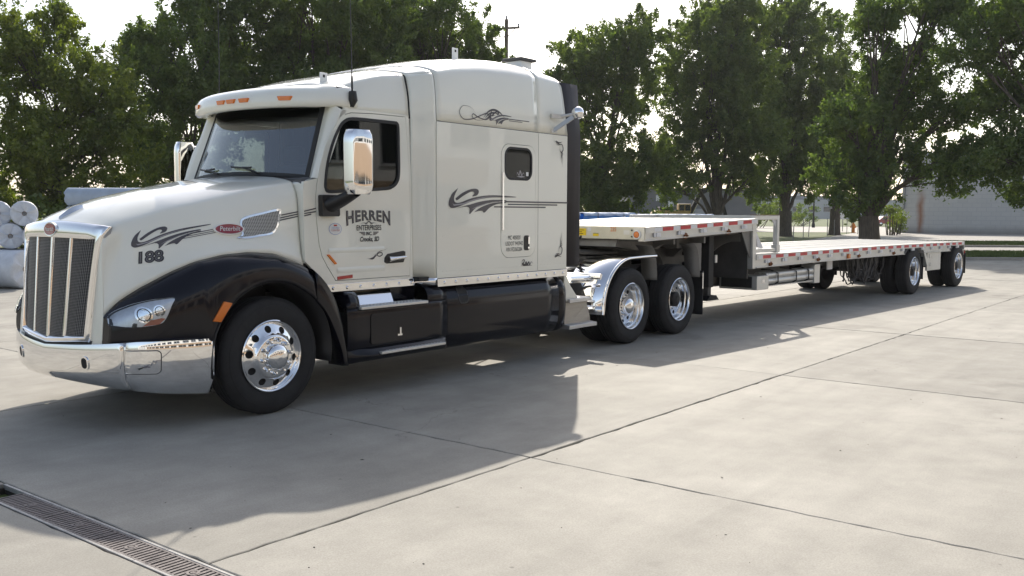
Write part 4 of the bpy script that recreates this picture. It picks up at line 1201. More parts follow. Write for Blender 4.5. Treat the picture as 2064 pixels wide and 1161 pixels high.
# ---- antennas, roof brackets, vent, load lamp
for s in (-1, 1):
    x0 = 1.03; yb_ = s * 1.035
    g = G().tube([(x0, yb_, 2.72), (x0, yb_ * 1.02, 2.78), (x0, yb_ * 1.015, 2.86)], [.022, .045, .036], 10)
    b_ = g.obj('antenna_base', 'plastic', TR)
    g = G().tube([(x0, yb_ * 1.01, 2.85), (x0 + .003, yb_, 3.3), (x0 - .005, yb_ * .99, 4.05)], [.007, .005, .003], 6)
    g.tube([(x0, yb_ * 1.01, 2.86), (x0, yb_ * 1.008, 3.0)], .010, 6)
    g.obj('antenna_whip', 'plastic', TR)
for x, y, h in ((1.05, -.62, .10), (2.85, -.70, .13)):
    zz = zc(x) - .04
    g = G().box((x - .045, y - .006, zz - .06), (x + .045, y + .006, zz + h)); g.box((x - .045, y - .05, zz - .06), (x + .045, y + .006, zz - .045))
    b_ = g.obj('roof_bracket', 'whitemark', TR, smooth=0, bevel=.003)
    G().box((x - .012, y - .008, zz + h - .045), (x + .012, y + .008, zz + h - .02)).obj('slot', 'seam', b_, smooth=0)
v_ = G().box((3.90, -.80, 3.30), (4.12, -.56, 3.535)).obj('roof_vent', 'whitemark', sl, smooth=0, bevel=.01)
G().box((3.87, -.83, 3.536), (4.17, -.53, 3.57)).obj('vent_lid', 'frame', v_, smooth=0, bevel=.008)
for s in (-1, 1):
    g = G(); g.bar((4.02, s * 1.195, 2.70), (4.17, s * 1.37, 2.86), .05, .02, (1, 0, 0)); g.box((3.965, s * 1.19, 2.675), (4.08, s * 1.21, 2.715))
    g.bar((3.95, s * 1.21, 2.865), (4.12, s * 1.26, 2.865), .03, .05); g.tube([(4.08, s * 1.25, 2.862), (4.2, s * 1.38, 2.90)], .018, 8)
    g.obj('load_lamp_bracket', 'alu', TR, smooth=30)
    G().lathe([(.0, .075), (.03, .069), (.055, .052), (.07, .026), (.075, 0), (.07, -.026), (.055, -.052), (.03, -.069), (0, -.075)], 20, 'z', (4.22, s * 1.40, 2.91)).obj('load_lamp', 'chrome', TR, smooth=80)

# ---- side fairings: steps and fuel tank skirt
SK = [(.92, 1.01), (1.04, 1.0), (1.115, .972), (1.165, .925), (1.195, .865), (1.21, .79), (1.212, .68), (1.205, .53), (1.18, .41), (1.12, .33), (1.0, .30)]
for s in (-1, 1):
    prof = crom(SK, 22)
    rows = []
    for x, k in ((2.165, .985), (2.18, 1.0), (2.7, 1.0), (3.3, 1.0), (3.9, 1.0), (4.14, 1.0)):
        rows.append([(x, s * (1.0 + (a - 1.0) * k if k < 1 else a), b) for a, b in prof])
    tk = G().grid(rows).obj('tank_skirt', 'black', TR, smooth=50, solid=.01)
    rows = []
    for x, k, dz in ((4.146, 1.0, 0), (4.25, 1.0, 0), (4.31, .985, .0), (4.345, .95, .01)):
        rows.append([(x, s * (a * k), b + dz * (1 if b < .6 else -1)) for a, b in prof])
    G().grid(rows).obj('skirt_end', 'black', TR, smooth=50, solid=.01)
    G().prism([(4.315, 1.008), (4.37, .985), (4.47, .85), (4.63, .695), (4.345, .655), (4.335, .95)], lambda u, v: (u, s * 1.150, v), lambda u, v: (u, s * 1.13, v)).obj('slope_side', 'cream', TR, smooth=0, bevel=.004)
    # body colour edge and slope panel behind the skirt
    G().grid([[(4.30, s * .75, 1.03), (4.30, s * 1.13, 1.012), (4.345, s * 1.155, .99)], [(4.40, s * .75, .98), (4.40, s * 1.12, .95), (4.40, s * 1.145, .93)], [(4.60, s * .75, .70), (4.60, s * 1.10, .69), (4.60, s * 1.12, .685)]]).obj('slope_panel', 'cream', TR, smooth=40, solid=.01)
    G().box((2.3, s * .55, .36), (4.26, s * 1.10, .95)).obj('fuel_tank', 'dark', TR, smooth=0, bevel=.12)
    # filler recess
    fo = rrect(2.345, .785, 2.505, .965, .055)
    fi = offset_poly(fo, .014)
    sk = lambda off: (lambda u, v: (u, s * (float(np.interp(-v, [-b for a, b in prof], [a for a, b in prof])) + off), v))
    G().prism(fo, sk(.006), sk(-.012), [fi]).obj('filler_rim', 'plastic', tk, smooth=30)
    G().prism(fi, sk(.0025), sk(-.01)).obj('filler_recess', 'seam', tk, smooth=30)
    G().lathe([(0, .012), (.022, .012), (.028, .004), (.028, 0)], 14, 'y', (2.405, s * 1.188, .825), s).obj('filler_cap', 'bluecap', tk)
    # step fairing
    rows = []
    low = crom([(1.205, .845), (1.214, .78), (1.214, .60), (1.205, .50), (1.195, .455)], 10)
    G().grid([[(x, s * a, b) for a, b in low] for x in np.linspace(.80, 2.158, 12)]).obj('step_fairing', 'black', TR, smooth=50, solid=.01)
    # upper shoulder either side of the upper step
    for x0, x1 in ((.80, .955), (1.88, 2.158)):
        pr = crom([(.98, 1.0), (1.10, 1.0), (1.16, .98), (1.195, .93), (1.207, .875), (1.2055, .846)], 12)
        G().grid([[(x, s * (a - (.05 if (x == x0 and x0 < 1) else 0) * (b > .9)), b - (.10 if (x == x0 and x0 < 1) else 0) * (b > .9)) for a, b in pr] for x in np.linspace(x0, x1, 4)]).obj('step_shoulder', 'black', TR, smooth=50, solid=.01)
    # upper step ledge, kick plate and tread
    G().box((.95, s * .99, .815), (1.885, s * 1.195, .838)).obj('step_ledge', 'black', TR, smooth=0)
    G().grid([[(.955, s * 1.0, .84), (.955, s * 1.02, 1.0)], [(1.885, s * 1.0, .84), (1.885, s * 1.02, 1.0)]]).obj('recess_wall', 'black', TR, smooth=0, solid=.01)
    G().grid([[(.985, s * 1.10, .862), (.93, s * 1.02, .99)], [(1.50, s * 1.10, .862), (1.52, s * 1.02, .99)]]).obj('kick_plate', 'chrome', TR, smooth=0, solid=.006)
    for x0, x1, z, ya, yb_ in ((.945, 1.85, .842, 1.06, 1.245), (1.16, 2.06, .405, 1.10, 1.29)):
        pl = [(x0 + .07, s * ya), (x1, s * ya), (x1 + .02, s * (yb_ - .03)), (x1 - .01, s * yb_), (x0, s * yb_), (x0 + .0, s * (yb_ - .05))]
        t_ = G().prism(pl, lambda u, v: (u, v, z + .018), lambda u, v: (u, v, z - .008)).obj('step_tread', 'alu', TR, smooth=0, bevel=.005)
        g = G()
        for i in range(18):
            for j in range(3):
                xx = x0 + .09 + (x1 - x0 - .14) * i / 17; yy = s * (ya + .03 + (yb_ - ya - .06) * j / 2)
                g.lathe([(.006, .006), (.012, .005), (.014, 0)], 6, 'z', (xx + (.02 if j == 1 else 0), yy, z + .018))
        g.obj('grip_studs', 'alu', t_); t_.children[0]['kind'] = 'stuff'
    # lower lip that carries the lower step
    lip = crom([(1.195, .47), (1.24, .425), (1.262, .395), (1.245, .36), (1.18, .335), (1.0, .33)], 12)
    G().grid([[(x, s * (1.19 + (a - 1.19) * k), b) for a, b in lip] for x, k in ((.80, .15), (.90, .3), (1.0, .7), (1.08, 1.0), (1.6, 1.0), (2.08, 1.0), (2.13, .6), (2.16, .2))]).obj('lower_lip', 'black', TR, smooth=50, solid=.01)
    # battery box cover and its latch
    G().prism(rrect(1.085, .49, 1.88, .785, .03), lambda u, v: (u, s * 1.222, v), lambda u, v: (u, s * 1.20, v)).obj('battery_cover', 'black', TR, smooth=0, bevel=.006)
    g = G().box((1.455, s * 1.222, .555), (1.475, s * 1.232, .625)); g.box((1.43, s * 1.222, .545), (1.49, s * 1.230, .562)); g.obj('cover_latch', 'polish', TR, smooth=0)
    G().box((.86, s * .75, .40), (2.15, s * 1.17, .80)).obj('battery_box', 'dark', TR, smooth=0)

# ---- frame rails, axle, driveline
for s in (-1, 1):
    g = G().box((-1.05, s * .40, .72), (7.45, s * .49, .98)); g.obj('frame_rail', 'frame', TR, smooth=0)
    G().prism([(4.35, .33), (4.92, .33), (4.90, .44), (4.86, .60), (4.87, .645), (4.58, .67), (4.36, .69)], lambda u, v: (u, s * (1.13 + .02 * (v < .5)), v), lambda u, v: (u, s * 1.05, v)).obj('deck_step', 'brush', TR, smooth=0)
    G().prism([(s * 1.07, .33), (s * 1.24, .33), (s * 1.24, .375), (s * 1.07, .39)], lambda u, v: (4.33, u, v), lambda u, v: (4.93, u, v)).obj('step_tread', 'tread', TR, smooth=0, bevel=.004)
    G().prism([(s * .6, .645), (s * 1.19, .645), (s * 1.19, .69), (s * .6, .705)], lambda u, v: (4.40, u, v), lambda u, v: (4.88, u, v)).obj('step_tread', 'tread', TR, smooth=0, bevel=.004)
    # polished quarter fender over the first drive tyre
    R_ = .60; cx0, cz0 = 5.81, .50
    arc = [(cx0 + R_ * math.cos(rad(a)) * 1.13, cz0 + R_ * math.sin(rad(a)) * 1.08) for a in range(180, 88, -6)]
    arc = [(5.115, .44)] + arc + [(5.95, 1.15), (6.15, 1.155), (6.45, 1.155)]
    rows = []
    for a, b in arc: rows.append([(a, s * .60, b), (a, s * 1.20, b)])
    fq = G().grid(rows).obj('quarter_fender', 'chrome', TR, smooth=60, solid=.006)
    G().tube([(a, s * 1.205, b) for a, b in arc], .022, 10).obj('rolled_edge', 'chrome', fq)
    G().tube([(4.62, s * 1.0, .915), (5.13, s * 1.0, .90)], .055, 18).obj('air_tank', 'chrome', TR)
    G().tube([(5.05, s * .5, .93), (5.12, s * 1.17, .93)], .04, 14).obj('fender_bracket', 'chrome', TR)
    G().grid([[(5.105, s * y, .45), (5.125, s * y, .55)] for y in (.75, 1.0, 1.19)]).obj('fender_plate', 'polish', TR, solid=.006)
G().box((-.06, -1.0, .42), (.06, 1.0, .54)).obj('front_axle', 'dark', TR, smooth=0)
for x in (5.81, 7.13):
    g = G().tube([(x, -.95, .505), (x, .95, .505)], .085, 14); g.lathe([(0.02, .24), (.14, .22), (.22, .12), (.24, 0), (.22, -.12), (.14, -.2), (.02, -.22)], 16, 'y', (x, 0, .52)); g.obj('drive_axle', 'dark', TR)
G().tube([(2.2, 0, .75), (5.7, 0, .58)], .06, 12).obj('drive_shaft', 'dark', TR)
G().box((.5, -.38, .55), (2.6, .38, 1.05)).obj('gearbox', 'dark', TR, smooth=0, bevel=.05)
g = G().box((5.9, -.46, .985), (7.0, .46, 1.05)); g.box((6.0, -.42, 1.05), (6.2, .42, 1.13)); g.box((6.6, -.42, 1.05), (6.8, .42, 1.13)); g.obj('fifth_wheel_base', 'frame', TR, smooth=0)
g = G().lathe([(.12, .06), (.46, .06), (.50, .03), (.50, -.0), (.12, 0)], 28, 'z', (6.45, 0, 1.16)); g.obj('fifth_wheel', 'frame', TR)
G().box((4.60, .45, .40), (5.08, 1.12, 1.42)).obj('sun_blocker_box', 'dark', TR, smooth=0, bevel=.02)  # unseen box added behind the sleeper to block sun streaks under the truck
G().box((4.65, -.45, .985), (5.75, .45, 1.0)).obj('deck_plate', 'tread', TR, smooth=0)
for y in (-.2, 0, .2):
    pts = [(4.33, y, 1.95), (4.6, y * 1.2, 1.3), (5.2, y * 1.5, 1.12), (5.9, y, 1.3), (6.1, y, 1.42)]
    G().tube(crom(pts, 20), .016, 6).obj('air_hose', 'rubber' if y else 'redlens', TR)
for s in (-1, 1):
    mf = G().box((7.80, s * .62, .23), (7.815, s * 1.24, .86)).obj('mud_flap', 'rubber', TR, smooth=0)
    G().box((7.77, s * 1.215, .62), (7.80, s * 1.25, .86)).obj('flap_bracket', 'polish', TR, smooth=0)
    G().bar((7.4, s * .5, .88), (7.81, s * .9, .87), .05, .05).obj('flap_arm', 'dark', TR, smooth=0)
    G().tube([(7.81, s * .6, .87), (7.81, s * 1.24, .87)], .02, 8).obj('flap_rod', 'dark', TR)

# ------------------------------------------------------------------ wheels (axle along y; local -y is the outside face at y = 0)
def tyre_prof(width=.275, R_=.505, rib=True):
    h = width / 2
    p = [(.292, h * .72), (.305, h * .80), (.330, h * .90), (.37, h * .99), (.41, h * 1.0), (.45, h * .95), (.478, h * .87), (.495, h * .78)]
    half = [(.502, h * .70)]
    if rib:
        for c in (.52, .20):
            half += [(R_, h * (c + .045)), (R_ - .013, h * (c + .035)), (R_ - .013, h * (c - .035)), (R_, h * (c - .045))]
    else: half += [(R_, h * .5), (R_, h * .2)]
    side = p + half
    return side + [(a, -b) for a, b in reversed(side)]
def shoulder_blocks(g, width, c, n=44):
    """lugs on both shoulders"""
    h = width / 2
    for sgn in (-1, 1):
        for k in range(n):
            a0 = 2 * math.pi * k / n; a1 = a0 + 2 * math.pi / n * .62
            q = []
            for r_, o in ((.493, .82), (.507, .60)):
                for a in (a0, a1): q.append((c[0] + r_ * math.cos(a), c[1] + sgn * h * o, c[2] + r_ * math.sin(a)))
            q2 = [(c[0] + .480 * math.cos(a), c[1] + sgn * h * .88, c[2] + .480 * math.sin(a)) for a in (a0, a1)]
            g.add(q2 + q, [(0, 1, 3, 2), (2, 3, 5, 4)] if sgn < 0 else [(1, 0, 2, 3), (3, 2, 4, 5)])
def disc_with_holes(g, prof, n_h, rh, r_mid, c, nseg=10):
    """prof(r) -> offset; ring of hand holes at radius r_mid"""
    r0, r1 = r_mid - rh * 1.42, r_mid + rh * 1.42
    for k in range(n_h):
        a0 = 2 * math.pi * (k - .5) / n_h; a1 = 2 * math.pi * (k + .5) / n_h; am = (a0 + a1) / 2
        bnd = []
        m_ = 4
        for i in range(m_): bnd.append((r0, lerp(a0, a1, i / m_)))
        for i in range(m_): bnd.append((lerp(r0, r1, i / m_), a1))
        for i in range(m_): bnd.append((r1, lerp(a1, a0, i / m_)))
        for i in range(m_): bnd.append((lerp(r1, r0, i / m_), a0))
        rows = []
        bx = [(r_ * math.cos(a), r_ * math.sin(a)) for r_, a in bnd]
        cxx, cyy = r_mid * math.cos(am), r_mid * math.sin(am)
        hole = []
        for (x, y) in bx:
            d = math.hypot(x - cxx, y - cyy); hole.append((cxx + (x - cxx) / d * rh, cyy + (y - cyy) / d * rh))
        for f in (0, .4, .8, 1.0):
            row = []
            for (x, y), (hx, hy) in zip(bx, hole):
                px_, py_ = lerp(x, hx, f), lerp(y, hy, f); r_ = math.hypot(px_, py_)
                row.append((c[0] + px_, c[1] + prof(r_), c[2] + py_))
            rows.append(row)
        rows.append([(p[0], p[1] + .025, p[2]) for p in rows[-1]])
        g.grid(rows, True)
    return r0, r1
def make_wheel(kind, parent):
    """kind 'steer': disc set out; 'drive': deep dish. Outer lip plane is y = 0, outside towards -y"""
    root = empty('wheel', (0, 0, 0), 0, parent)
    W_ = .275
    g = G().lathe([(r_, -b + W_ / 2 - .012) for r_, b in tyre_prof(W_)], 72, 'y')
    shoulder_blocks(g, W_, (0, W_ / 2 - .012, 0))
    # raised rings on the side wall
    g.lathe([(.352, -.0025), (.355, -.006), (.361, -.006), (.364, -.0025)], 72, 'y', (0, 0, 0))
    g.lathe([(.43, -.007), (.432, -.011), (.437, -.010), (.439, -.006)], 72, 'y', (0, 0, 0))
    g.obj('tyre', 'tyre', root, smooth=35)
    g = G()
    if kind == 'steer':
        pr = lambda r_: float(np.interp(r_, [.10, .165, .19, .205, .26, .285], [-.045, -.045, -.030, -.012, .012, .022]))
        g.lathe([(.300, .03), (.312, .008), (.312, -.004), (.304, -.010), (.294, -.004), (.288, .012), (.285, .022)], 60, 'y')
        r0, r1 = disc_with_holes(g, pr, 10, .032, .237, (0, 0, 0))
        g.lathe([(.285, .022), (r1, pr(r1))], 60, 'y')
        g.lathe([(r0, pr(r0)), (.186, -.036), (.178, -.043), (.165, -.046), (.12, -.046), (.10, -.046)], 60, 'y')
        g.obj('rim', 'chrome', root, smooth=40)
        G().lathe([(.112, -.04), (.112, -.065), (.108, -.085), (.098, -.098), (.075, -.110), (.04, -.117), (0, -.119)], 40, 'y').obj('hub_cap', 'chrome', root, smooth=50)
        rn, yn = .143, -.046
        dark = .03
    else:
        pr = lambda r_: .135
        g.lathe([(.300, .03), (.312, .008), (.312, -.006), (.304, -.012), (.296, -.006), (.290, .015), (.286, .045), (.276, .05), (.270, .06), (.268, .115), (.262, .128), (.255, .135)], 60, 'y')
        r0, r1 = disc_with_holes(g, pr, 10, .028, .214, (0, 0, 0))
        g.lathe([(.257, .135), (r1, .135)], 60, 'y'); g.lathe([(r0, .135), (.10, .135)], 60, 'y')
        g.obj('rim', 'polish', root, smooth=40)
        if kind == 'drive':
            G().lathe([(.115, .13), (.113, .06), (.108, .03), (.095, .012), (.07, -.002), (.035, -.010), (0, -.012)], 40, 'y').obj('hub_cap', 'chrome', root, smooth=50)
        else:
            G().lathe([(.108, .13), (.105, .045), (.085, .03), (.06, .028), (.055, .015), (0, .012)], 32, 'y').obj('hub', 'dark', root, smooth=40)
        rn, yn = .148, .135
        dark = .17
    nut_me = None
    for k in range(10):
        a = 2 * math.pi * (k + .5) / 10
        if nut_me is None:
            g = G().lathe([(.0165, 0), (.0165, -.030), (.013, -.042), (0, -.046)], 6, 'y'); g.lathe([(.021, 0), (.021, -.010), (.0165, -.010)], 16, 'y')
            o = g.obj('lug_nut', 'chrome' if kind == 'steer' else 'polish', root, smooth=30); nut_me = o.data
        else:
            o = bpy.data.objects.new('lug_nut', nut_me); link(o, root)
        o.location = (rn * math.cos(a), yn, rn * math.sin(a))
    G().lathe([(0, dark), (.285, dark), (.29, dark + .05)], 32, 'y').obj('brake_drum', 'seam', root, smooth=30)
    return root
def put(proto, used, parent, x, y, s, spin):
    w_ = proto if not used else copy_tree(proto, parent)
    w_.parent = parent
    w_.location = (x, y, .505)
    w_.rotation_euler = (0, spin if s == -1 else -spin, 0 if s == -1 else math.pi)
    return w_
st = make_wheel('steer', TR)
put(st, False, TR, 0, -1.145, -1, .15); put(st, True, TR, 0, 1.145, 1, .4)
dr = make_wheel('drive', TR)
dr2 = make_wheel('plain', TR)
put(dr, False, TR, 5.81, -1.21, -1, .3); put(dr, True, TR, 5.81, 1.21, 1, .7)
put(dr2, False, TR, 7.13, -1.21, -1, .55); put(dr2, True, TR, 7.13, 1.21, 1, 1.1)
inner_me = None
def inner_tyre(parent, x, y):
    global inner_me
    if inner_me is None:
        W_ = .275
        g = G().lathe(tyre_prof(W_), 60, 'y'); shoulder_blocks(g, W_, (0, 0, 0)); g.lathe([(.0, .05), (.30, .05), (.31, -.1)], 24, 'y')
        o = g.obj('inner_tyre', 'tyre', parent, smooth=35); inner_me = o.data
    else:
        o = bpy.data.objects.new('inner_tyre', inner_me); link(o, parent)
    o.location = (x, y, .505); return o
for x in (5.81, 7.13):
    for s in (-1, 1): inner_tyre(TR, x, s * (1.21 - .128 - .335))

# ------------------------------------------------------------------ decals and lettering on the tractor
sideS = lambda off=.0035: (lambda u, v: (u, -(1.20 + off), v))
sideD = lambda off=.0055: (lambda u, v: (u, -(cw_(v) + off), v))
SW = {
 'hook': [(125, 625), (95, 650), (77, 680), (72, 706), (80, 720), (95, 724), (125, 718), (165, 703), (215, 686), (275, 673), (340, 667), (448, 665), (448, 660), (340, 656), (270, 660), (200, 674), (150, 692), (120, 698), (104, 690), (104, 665)],
 'curl': [(110, 676), (150, 648), (195, 629), (228, 626), (242, 636), (238, 652), (226, 661), (204, 664), (216, 650), (210, 641), (190, 644), (152, 664), (118, 686)],
 'mid': [(110, 726), (190, 706), (250, 690), (320, 680), (395, 680), (395, 687), (330, 690), (275, 702), (225, 722), (190, 754), (190, 728), (172, 716)],
 'low': [(216, 744), (256, 718), (320, 697), (395, 689), (395, 695), (345, 702), (305, 720), (274, 746), (262, 737), (240, 738)]}
STR = [((395, 684), (778, 692)), ((410, 698), (710, 705)), ((330, 712), (638, 719))]
HI = [(92, 700), (100, 706), (150, 700), (210, 680), (280, 665), (400, 662), (280, 668), (212, 685), (152, 706), (100, 713)]
HI2 = [(196, 730), (235, 712), (290, 696), (395, 684), (292, 699), (238, 717)]
def swoosh(parent, tf, fn1, fn2, stripes, m='decal'):
    polys = []
    for k, pl in SW.items():
        polys.append([tf(*p) for p in crom(pl + pl[:1], len(pl) * 3)[:-1]])
    for (a, b), (c, d) in stripes:
        nn = 8
        polys.append([tf(lerp(a, c, i / nn), b) for i in range(nn + 1)] + [tf(lerp(c, a, i / nn), d) for i in range(nn + 1)])
    o = flatpoly('swoosh_decal', polys, m, parent, fn1)
    flatpoly('swoosh_highlight', [[tf(*p) for p in HI], [tf(*p) for p in HI2]], 'decalgrey', o, fn2)
    return o
# big swoosh on the sleeper
tfA = lambda a, b: (2.19 + (a - 72) * 2.03 / 706 * (1 + .10 * (a - 425) / 706) , 1.868 - (b - 685) * .0021)
swoosh(sl, tfA, sideS(.0045), sideS(.0065), STR)
# small swoosh with curls high on the sleeper
def roof_side(x, z, off=.003):
    h = roof_section(x, 2.66)
    zz_ = [p[1] for p in h[:8]]; ww = [p[0] for p in h[:8]]
    return (x, -(float(np.interp(z, zz_, ww)) + off), z)
tfB = lambda a, b: (2.84 + (a - 72) * 1.0 / 1000, 2.770 - (b - 685) * .00118)
swoosh(sl, tfB, lambda u, v: roof_side(u, v, .004), lambda u, v: roof_side(u, v, .006), [((395, 684), (778, 692)), ((410, 700), (650, 706))])
cur = [([(2.63, 2.79), (2.55, 2.86), (2.42, 2.87), (2.36, 2.80), (2.42, 2.735), (2.56, 2.745), (2.72, 2.80), (2.80, 2.82), (2.84, 2.79), (2.78, 2.755), (2.66, 2.77), (2.58, 2.80), (2.56, 2.77), (2.62, 2.74), (2.74, 2.75), (2.86, 2.80)], .012),
       ([(2.74, 2.77), (2.82, 2.84), (2.92, 2.87), (3.02, 2.85), (3.10, 2.80)], .022), ([(2.76, 2.765), (2.84, 2.82), (2.93, 2.84), (3.02, 2.82)], .018), ([(2.78, 2.76), (2.86, 2.80), (2.95, 2.81)], .014)]
ribbons('scroll_decal', cur, 'decal', sl, lambda u, v: roof_side(u, v - .025, .005))
# corner scrolls
for zc_, fl in ((2.44, 1), (1.36, -1)):
    ln = []
    for pts, wd in (([(4.05, .14), (4.10, .10), (4.18, .11), (4.21, .05), (4.17, 0), (4.20, -.06), (4.19, -.16)], .013), ([(4.06, .15), (4.12, .125), (4.19, .14)], .016), ([(4.14, .10), (4.15, .03), (4.20, .0), (4.17, -.05), (4.185, -.12)], .012), ([(4.05, .14), (4.09, .125), (4.15, .10)], .02)):
        ln.append(([(a, zc_ + fl * b) for a, b in pts], wd))
    ribbons('scroll_decal', ln, 'decal', sl, sideS(.0045))
# lettering on the bunk door
for i, tx in enumerate(('MC 405020', 'USDOT 942942', 'VIN FD263284')):
    lettering('lettering', tx, .064, 'decalblack', sl, lambda u, v, i=i: (3.275 + u, -1.2075, 1.462 - .066 * i + v), shear=.12, sx=.74)
ribbons('script_decal', [([(3.42, 1.14), (3.43, 1.20), (3.47, 1.205), (3.45, 1.17), (3.43, 1.165), (3.48, 1.15), (3.50, 1.18), (3.52, 1.15), (3.55, 1.18), (3.57, 1.15), (3.60, 1.18), (3.63, 1.16)], .022), ([(3.42, 1.14), (3.50, 1.145), (3.62, 1.14)], .014)], 'decal', sl, sideS(.004))
flatpoly('window_sticker', [rrect(3.50, 2.155, 3.545, 2.20, .005)], 'whitemark', sl, sideS(-.004))
ribbons('window_sticker', [([(3.33, 2.15), (3.34, 2.19), (3.37, 2.16), (3.39, 2.21), (3.42, 2.16), (3.45, 2.19), (3.48, 2.15)], .014), ([(3.33, 2.145), (3.48, 2.145)], .018)], 'decalgrey', sl, sideS(-.004))
# door: company name
def arch(u, v, W_=.60):
    q = u / (W_ / 2)
    k = 1.0 + .55 * q * q
    zt_ = 1.752 - .01 * q * q
    return (1.205 + u, zt_ - (.047 - v) * k)
for off_, m_, y_ in ((.0045, 'decalblack', .0055), (-.0015, 'decalmid', .0075)):
    def hf(u, v, y_=y_):
        x, z = arch(u, v); return (x, -(cw_(z) + y_), z)
    lettering('lettering', 'HERREN', .128, m_, TR, hf, offset=off_, sx=1.14, space=1.10)
for off_, m_, y_ in ((.001, 'decalblack', .0055),):
    lettering('lettering', 'ENTERPRISES', .070, m_, TR, lambda u, v, y_=y_: (1.205 + u, -(cw_(1.59) + y_), 1.590 + v), offset=off_, sx=.80)
lettering('lettering', 'INC.', .045, 'decalblack', TR, lambda u, v: (1.205 + u, -(cw_(1.54) + .0055), 1.535 + v), offset=.0015, sx=.9)
flatpoly('wing_decal', [[(1.075, 1.553), (1.15, 1.553), (1.155, 1.545), (1.085, 1.545)], [(1.095, 1.541), (1.15, 1.541), (1.155, 1.533), (1.105, 1.533)], [(1.115, 1.529), (1.155, 1.529), (1.155, 1.522), (1.125, 1.522)],
                        [(1.26, 1.553), (1.335, 1.553), (1.325, 1.545), (1.255, 1.545)], [(1.26, 1.541), (1.315, 1.541), (1.305, 1.533), (1.255, 1.533)], [(1.255, 1.529), (1.295, 1.529), (1.285, 1.522), (1.255, 1.522)]], 'decal', TR, sideD())
lettering('lettering', 'Crooks, SD', .062, 'decalblack', TR, lambda u, v: (1.205 + u, -(cw_(1.48) + .0055), 1.482 + v), shear=.3, offset=.0018, sx=.84)
ribbons('scroll_decal', [([(1.06, 1.635), (1.12, 1.648), (1.16, 1.64), (1.20, 1.665), (1.25, 1.64), (1.29, 1.648), (1.35, 1.635)], .012), ([(1.12, 1.64), (1.15, 1.655), (1.18, 1.635), (1.15, 1.628), (1.17, 1.648), (1.205, 1.675), (1.24, 1.648), (1.26, 1.628), (1.23, 1.635), (1.26, 1.655), (1.29, 1.64)], .009)], 'decal', TR, lambda u, v: sideD()(1.205 + (u - 1.205) * .8, 1.637 + (v - 1.645) * .6))
ribbons('scroll_decal', [([(1.16, 1.305), (1.21, 1.295), (1.27, 1.31), (1.32, 1.345), (1.36, 1.35), (1.37, 1.33), (1.33, 1.315), (1.30, 1.335), (1.33, 1.36), (1.40, 1.375), (1.44, 1.39)], .010), ([(1.19, 1.295), (1.25, 1.30), (1.29, 1.34)], .02)], 'decal', TR, sideD())
flatpoly('round_sticker', [ellipse(.785, 1.585, .078, .055, 28)], 'stickerblue', TR, sideD(.0045))
st_ = flatpoly('round_sticker', [ellipse(.785, 1.585, .072, .050, 28)], 'paper', TR, sideD(.006))
lettering('lettering', 'CERTIFIED', .026, 'stickerblue', TR, lambda u, v: (.785 + u, -(cw_(1.585) + .0075), 1.593 + v), sx=.8)
lettering('lettering', 'CLEAN IDLE', .024, 'redlens', TR, lambda u, v: (.785 + u, -(cw_(1.585) + .0075), 1.572 + v), sx=.8)
flatpoly('flag_mark', [rrect(.765, 1.61, .805, 1.625, .002)], 'redlens', TR, sideD(.0075))
# hood swoosh, fleet number, stripes
def tfH(a, b):
    u = (a - 72) / 376; return (-1.035 + u * .60, 1.490 + u * .105 - (b - 690) * .0013)
hfn = lambda off: (lambda u, v: on_clip(u, v, off))
swoosh(TR, tfH, hfn(.003), hfn(.005), [((330, 694), (500, 699)), ((320, 706), (500, 710)), ((300, 716), (500, 720))])
for x0, z0_, x1, z1_ in ((.245, 1.705, .42, 1.735), (.23, 1.68, .42, 1.715), (.225, 1.66, .42, 1.695)):
    flatpoly('stripe_decal', [[(x0, z0_), (x1, z1_), (x1, z1_ + .011), (x0, z0_ + .011)]], 'decal', TR, hfn(.003))
for x1, z0_, z1_ in ((.69, 1.74, 1.785), (.60, 1.72, 1.75), (.51, 1.70, 1.715)):
    flatpoly('stripe_decal', [[(.43, z0_), (min(x1, .565), lerp(z0_, z1_, .6 if x1 > .57 else 1)), (min(x1, .565), lerp(z0_, z1_, .6 if x1 > .57 else 1) + .011), (.43, z0_ + .011)]], 'decal', TR, sideD(.004))
for off_, m_, o_ in ((.006, 'decalblack', .003), (-.002, 'decalmid', .005)):
    lettering('lettering', '188', .120, m_, TR, lambda u, v, o_=o_: on_clip(-.925 + u, 1.372 + v + u * .10, o_), shear=.12, offset=off_, sx=1.08, space=.98)

# ------------------------------------------------------------------ the trailer (built in its own frame, king pin at x = 6.47)
KX = 6.47
TL = empty('step_deck_trailer', (KX, 0, 0), -0.056)
tag(TL, 'long empty aluminium step-deck trailer coupled behind the truck', 'trailer')
class T(G):
    """same shapes, given in metres from the truck's front axle"""
    def obj(s, name, m, parent=None, **k):
        s.v = [(a - KX, b, c) for a, b, c in s.v]
        return G.obj(s, name, m, parent or TL, **k)
X0, XS, XE, HW = 6.10, 9.33, 20.16, 1.29
zu = lambda x: 1.55 + (x - X0) * (.115 / (XS - X0))
zl = lambda x: 1.085 + .02 * math.sin(math.pi * min(1, max(0, (x - XS) / (XE - XS))))
def beam(x0, x1, y0, y1, f0, f1, n=8):
    rows = []
    for k in range(n + 1):
        x = lerp(x0, x1, k / n); rows.append([(x, y0, f0(x)), (x, y1, f0(x)), (x, y1, f1(x)), (x, y0, f1(x))])
    g = T().grid(rows, True); g.f.append((0, 1, 2, 3)); m_ = n * 4; g.f.append((m_ + 3, m_ + 2, m_ + 1, m_)); return g
